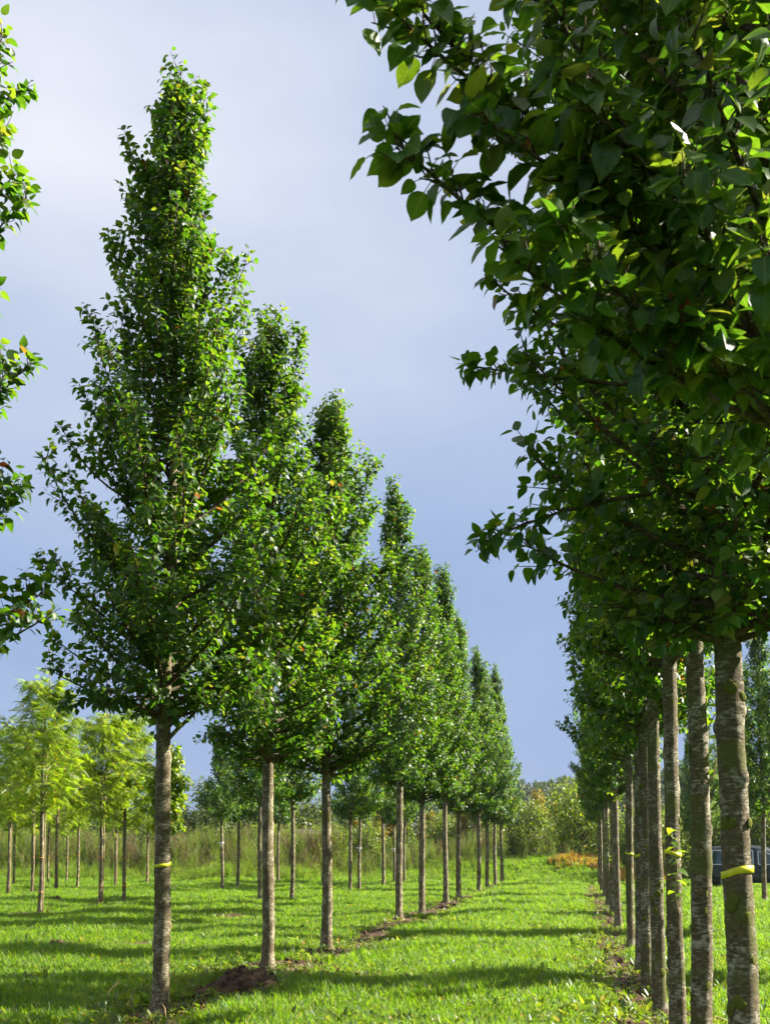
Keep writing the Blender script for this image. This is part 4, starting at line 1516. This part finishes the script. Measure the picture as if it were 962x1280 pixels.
dark = [(-33, 84, 1.0), (-27.5, 86, .95), (-23.5, 85, 0.92), (-19.6, 84, 1.02), (-15.5, 86, .86), (-39, 86, 1.0), (-45, 88, 1.0)]
dark_lab = ['dark hedge tree behind the yellow-green trees, left of the barn roof', 'dark hedge tree seen between the left yellow-green trunks', 'dark hedge tree behind the taped pear trunk',
            'dark rounded hedge tree just right of the taped pear trunk', 'dark hedge tree behind the second pear trunk', 'dark hedge tree near the left edge of the picture', 'dark hedge tree at the left edge of the picture']
for i, (x, y, s) in enumerate(dark):
    bush('hedge_tree', x, y, B_DARK[i % 2], dark_lab[i], 'tree', 'dark hedge trees at the end of the field', i * 1.4, s)
B_BRIGHT = bush_variant(715, M_WEED, 3.4, 4.0, 8000, .14, 0.1, 26)
bush('shrub', 0.1, 71.5, B_BRIGHT, 'dense round green shrub at the end of the grass lane', 'shrub', rz=.5, sc=1.25)
bush('shrub', -3.1, 76.0, B_SHRUB[1], 'grey-green shrub left of the round one at the end of the lane', 'shrub', rz=2.5, sc=.98)
bush('shrub', -5.6, 74.0, B_SHRUB[0], 'pale brownish shrub behind the farthest left-row trunks', 'shrub', rz=3.9, sc=.85)
sh = [(7.0, 66, 1.25), (10.2, 65, 1.3), (3.9, 70, 1.15), (13.5, 67, 1.3)]
for i, (x, y, s) in enumerate(sh):
    bush('shrub', x, y, B_BRIGHT, ('yellow-green hedge shrub behind the van\'s rear', 'yellow-green hedge shrub at the right edge behind the van', 'hedge shrub seen between the right row\'s trunks',
                                        'hedge shrub beyond the van\'s bonnet')[i], 'shrub', 'hedge shrubs behind the van', i * 1.1, s)
for i, (x, y, s, v) in enumerate(((-41, 73, .8, 1), (-36.5, 75, .62, 0), (-31, 72.5, .7, 1), (-26.5, 74, .9, 0), (-22.8, 71.5, .62, 1), (-19.4, 74.5, .85, 0), (-16.8, 71, .6, 1), (-13.4, 73, .82, 0), (-11.0, 71.5, .6, 1), (-8.4, 74.5, .8, 0))):
    bush('bramble_bush', x, y, B_SHRUB[v], 'low bush in the weed belt behind the trees, %s from the left' % ORD[i], 'shrub', 'low bushes in the weed belt', i * 2.2, s)
g = np.random.default_rng(41)
pole_x = np.concatenate([np.linspace(-14.6, -4.4, 13), np.linspace(-3.6, 3.2, 8)])
for i, x in enumerate(pole_x):
    yy = 79 + g.uniform(-1.5, 6)
    where = 'behind the left row, %s from the left' % ORD[i] if i < 13 else 'behind the lane\'s end, %s from the left' % ORD[i - 13]
    kind = ('slim golden-green nursery tree', 'slim pale green nursery tree', 'slim yellowing nursery tree')[i % 3]
    bush('nursery_tree', float(x * yy / 79 + g.normal() * .2), yy, B_POLE[i % 3], '%s %s' % (kind, where), 'tree', 'slim nursery trees at the end of the field', i * 1.0, float(g.uniform(.8, 1.12)))
for i, (x, y, s) in enumerate(((-1.9, 104, .72), (0.6, 110, .75), (3.0, 106, .70), (-5.4, 108, .66), (5.5, 110, .7))):
    bush('conifer', x, y, B_CON[i % 2], '%s conifer from the left, standing beyond the lane\'s end' % ORD[i], 'tree', 'conifers beyond the lane\'s end', i * 1.7, s)

# distant wooded hill
def build_hill():
    xs = np.linspace(-260, 330, 90)
    ys = np.linspace(180, 520, 30)
    X, Y = np.meshgrid(xs, ys)

    def hz(x, y):
        ridge = 10.5 + 3.0 * np.sin(x * .018 + 1.2) + 1.6 * np.sin(x * .05) + 5.0 * smooth01(x, -10, 120) - 7.0 * smooth01(-x, 15, 80)
        return ridge * smooth01(y, 185, 330) * (1 - .6 * smooth01(y, 380, 520)) - .3
    Z = hz(X, Y)
    nx = len(xs)
    i = np.arange((len(ys) - 1) * nx).reshape(-1, nx)[:, :-1].ravel()
    me = mesh_np('hill', np.stack([X.ravel(), Y.ravel(), Z.ravel()], 1), [np.stack([i, i + 1, i + nx + 1, i + nx], 1)],
                 mat_plain('hill_ground', (0.05, 0.07, 0.025), .95, .1, noise=.4, nscale=.1), smooth=True)
    o = put('hill', me)
    tag(o, kind='structure')
    g = np.random.default_rng(52)
    n = 2600
    px, py = g.uniform(-150, 160, n), g.uniform(190, 345, n)
    P = np.stack([px, py, hz(px, py) - .3], 1)
    a, b = bush_variant(740, M_FOREST, 7.5, 4.6, 420, .75, .3, 10, .55), bush_variant(741, M_FOREST, 6.5, 5.5, 420, .75, .3, 10, .1)
    s = g.uniform(.7, 1.25, n)
    scatter('hill_forest', P, np.stack([np.zeros(n), np.zeros(n), g.uniform(0, 6, n)], 1), np.repeat(s[:, None], 3, 1), g.integers(0, 2, n), [a[0], b[0]],
            'far wooded hillside above the end of the lane', 'forest')


build_hill()

# ------------------------------------------------------------------ barn roofs far behind
def barn(x, y, rz, w, d, h, label):
    t = root('barn', place(x, y), rz)
    tag(t, label, 'building')
    b = MB(); b.box((0, 0, h / 2 - .1), (w, d, h))
    put('wall', b.mesh('barn_wall', mat_plain('barn_boards', (.12, .09, .07), .9, noise=.3, nscale=3), False), t)
    b = MB()
    e, o_ = h, .4
    vs = [(-w / 2 - o_, -d / 2 - o_, e - .2), (w / 2 + o_, -d / 2 - o_, e - .2), (w / 2 + o_, 0, e + d * .32), (-w / 2 - o_, 0, e + d * .32),
          (-w / 2 - o_, d / 2 + o_, e - .2), (w / 2 + o_, d / 2 + o_, e - .2)]
    vs2 = [(p, q, r - .12) for p, q, r in vs]
    b.add(vs + vs2, [(0, 1, 2, 3), (3, 2, 5, 4), (7, 6, 9, 8), (8, 9, 10, 11), (0, 6, 7, 1), (4, 5, 11, 10), (0, 3, 9, 6), (3, 4, 10, 9), (1, 7, 8, 2), (2, 8, 11, 5)])
    put('roof', b.mesh('barn_roof', mat_plain('barn_roof_sheet', (.10, .07, .075), .75, noise=.25, nscale=2), False), t)


barn(-29.0, 78.5, .1, 4.5, 3.0, 1.55, 'low barn with a purple-brown roof behind the yellow-green trees')
barn(-17.2, 78.0, .25, 2.4, 2.2, 2.2, 'low shed with a dark brown roof behind the left row')

# ------------------------------------------------------------------ parked van
def build_van():
    t = root('parked_van', place(7.3, 53.2), R(2))
    tag(t, 'dark slate van parked beyond the right row, its rear to the left', 'van')
    paint = mat_plain('slate_paint', (.016, .025, .026), .45, .35, noise=.08, nscale=4, coat=.1)
    glass = mat_plain('dark_glass', (.020, .050, .055), .05, .9, noise=.2, nscale=2)
    rubber = mat_plain('rubber', (.018, .018, .018), .8, .2, noise=.1)
    plast = mat_plain('grey_plastic', (.045, .047, .048), .6, .3, noise=.1)
    red = mat_plain('red_lens', (.45, .015, .012), .25, .5, noise=.1)
    steel = mat_plain('wheel_steel', (.32, .33, .34), .4, .5, .6, noise=.1)
    # side profile, x = length (rear at -2.05, front at +2.05); lower body and cabin as lofted cross-sections
    st = [(-2.05, .38, .95, 1.48, .74, .70), (-1.98, .30, .98, 1.74, .80, .69), (-1.7, .26, 1.0, 1.80, .83, .70), (-.9, .26, 1.0, 1.83, .84, .70), (0.0, .26, 1.0, 1.83, .84, .70),
          (.55, .26, 1.0, 1.76, .84, .67), (.95, .26, 1.0, 1.50, .84, .66), (1.28, .26, .99, 1.08, .83, .70), (1.75, .28, .90, .96, .79, .68), (2.0, .34, .76, .82, .72, .62), (2.06, .42, .62, .66, .62, .55)]
    b = MB()
    rings = []
    for (x, zb, zm, zt, hw, hr) in st:
        r = [(hw * .92, zb), (hw, zb + .12), (hw + .01, (zb + zm) / 2), (hw, zm), (hw * .985, zm + (zt - zm) * .1), (hr + (hw - hr) * .35, zm + (zt - zm) * .62), (hr, zt - .10 * min(1, (zt - zm) * 2)), (hr * .82, zt - .015), (hr * .4, zt)]
        ring = [(x, -y, z) for y, z in r] + [(x, y, z) for y, z in r[::-1]]
        rings.append(ring)
    k = len(rings[0])
    vs = [p for r in rings for p in r]
    fs = []
    for i in range(len(rings) - 1):
        for j in range(k):
            j2 = (j + 1) % k
            fs.append((i * k + j, (i + 1) * k + j, (i + 1) * k + j2, i * k + j2))
    fs.append(tuple(range(k)))
    fs.append(tuple(range((len(rings) - 1) * k, len(rings) * k))[::-1])
    b.add(vs, fs)
    body = put('body', b.mesh('van_body', paint), t)

    def side_y(x, z):
        for (a, c) in zip(st[:-1], st[1:]):
            if a[0] <= x <= c[0]:
                u = (x - a[0]) / (c[0] - a[0])
                zm, zt, hw, hr = [a[q] + (c[q] - a[q]) * u for q in (2, 3, 4, 5)]
                e = max(0, min(1, (z - zm) / max(.05, zt - zm)))
                return hw * .985 + (hr - hw * .985) * (e ** 1.1) * .95
        return .8

    def side_panel(name, quad, mat, lift, side, parent, n=5):
        b = MB()
        vs, fs = [], []
        for i in range(n + 1):
            for j in range(n + 1):
                u, v = i / n, j / n
                x = (quad[0][0] * (1 - u) + quad[1][0] * u) * (1 - v) + (quad[3][0] * (1 - u) + quad[2][0] * u) * v
                z = (quad[0][1] * (1 - u) + quad[1][1] * u) * (1 - v) + (quad[3][1] * (1 - u) + quad[2][1] * u) * v
                vs.append((x, side * (side_y(x, z) + lift), z))
        for i in range(n):
            for j in range(n):
                q = i * (n + 1) + j
                fs.append((q, q + n + 1, q + n + 2, q + 1))
        b.add(vs, fs)
        return put(name, b.mesh(name, mat), parent)
    trim = mat_plain('silver_trim', (.62, .64, .65), .4, .5, .1, noise=.08)
    grow = lambda q, e: [(q[0][0] - e, q[0][1] - e), (q[1][0] + e, q[1][1] - e), (q[2][0] + e, q[2][1] + e), (q[3][0] - e, q[3][1] + e)]
    for s in (-1, 1):
        d1 = side_panel('door', [(-.95, .36), (-.02, .36), (-.02, 1.72), (-.95, 1.73)], paint, .010, s, t)
        d2 = side_panel('door', [(0.02, .36), (1.0, .36), (.80, 1.46), (0.02, 1.68)], paint, .010, s, t)
        for q, par in (([(-1.84, 1.06), (-1.08, 1.06), (-1.08, 1.60), (-1.76, 1.60)], body), ([(-.82, 1.06), (-.16, 1.06), (-.16, 1.60), (-.82, 1.60)], d1),
                       ([(.10, 1.06), (.90, 1.06), (.66, 1.42), (.10, 1.58)], d2)):
            side_panel('window_frame', grow(q, .042), trim, .016, s, par)
            side_panel('window', q, glass, .024, s, par)
        for (d_, x) in ((d1, -.78), (d2, .12)):
            b = MB(); b.box((x, s * .865, .95), (.16, .03, .035)); put('handle', b.mesh('handle', plast, False), d_)
        b = MB(); b.box((-2.0, s * .72, 1.02), (.10, .14, .34)); put('tail_light', b.mesh('tail_light', red, False), t)
        b = MB(); b.box((1.9, s * .66, .74), (.16, .2, .14)); put('headlight', b.mesh('headlight', mat_plain('lamp_glass', (.6, .62, .62), .15), False), t)
        b = MB(); b.box((.86, s * .96, 1.08), (.10, .16, .14)); put('mirror', b.mesh('mirror', plast, False), t)
        b = MB(); b.box((-.2, s * .86, .56), (3.0, .03, .10)); put('side_moulding', b.mesh('side_moulding', plast, False), t)
        for x in (-1.32, 1.32):
            b = MB()
            cx = [(x, s * .60, .31), (x, s * .62, .31), (x, s * .84, .31), (x, s * .862, .31)]
            b.tube(cx, [.27, .31, .31, .27], 24)
            w = put('wheel', b.mesh('tyre', rubber), t)
            b = MB(); b.tube([(x, s * .80, .31), (x, s * .868, .31)], [.19, .18], 18)
            put('rim', b.mesh('rim', steel), w)
    b = MB(); b.box((-2.075, 0, 1.36), (.03, 1.22, .46)); put('rear_window', b.mesh('rear_window', glass, False), t)
    b = MB(); b.box((-2.06, 0, .46), (.16, 1.56, .22)); put('rear_bumper', b.mesh('rear_bumper', plast, False), t)
    b = MB(); b.box((2.02, 0, .42), (.16, 1.4, .22)); put('front_bumper', b.mesh('front_bumper', plast, False), t)
    b = MB()
    b.add([(.62, -.58, 1.745), (.62, .58, 1.745), (1.27, .64, 1.10), (1.27, -.64, 1.10)], [(0, 3, 2, 1)])
    for q in range(1):
        pass
    ws = put('windscreen', b.mesh('windscreen', glass, False), t)
    ws.location = (.03, 0, .03)


build_van()
print('leaves', [v['n'] for v in VAR], [v['n'] for v in VAR_S], 'objects', len(bpy.data.objects))


# ------------------------------------------------------------------ thin air haze
def build_haze():
    m, n, out = new_mat('haze_air')
    v = N(n, 'ShaderNodeVolumePrincipled')
    v.inputs['Color'].default_value = (0.80, 0.88, 1.0, 1)
    v.inputs['Density'].default_value = 0.00013
    v.inputs['Anisotropy'].default_value = 0.2
    n.links.new(v.outputs[0], out.inputs['Volume'])
    b = MB()
    b.box((40, 250, 18.5), (800, 620, 43))
    o = put('haze', b.mesh('haze', m, False))
    tag(o, kind='stuff')


build_haze()
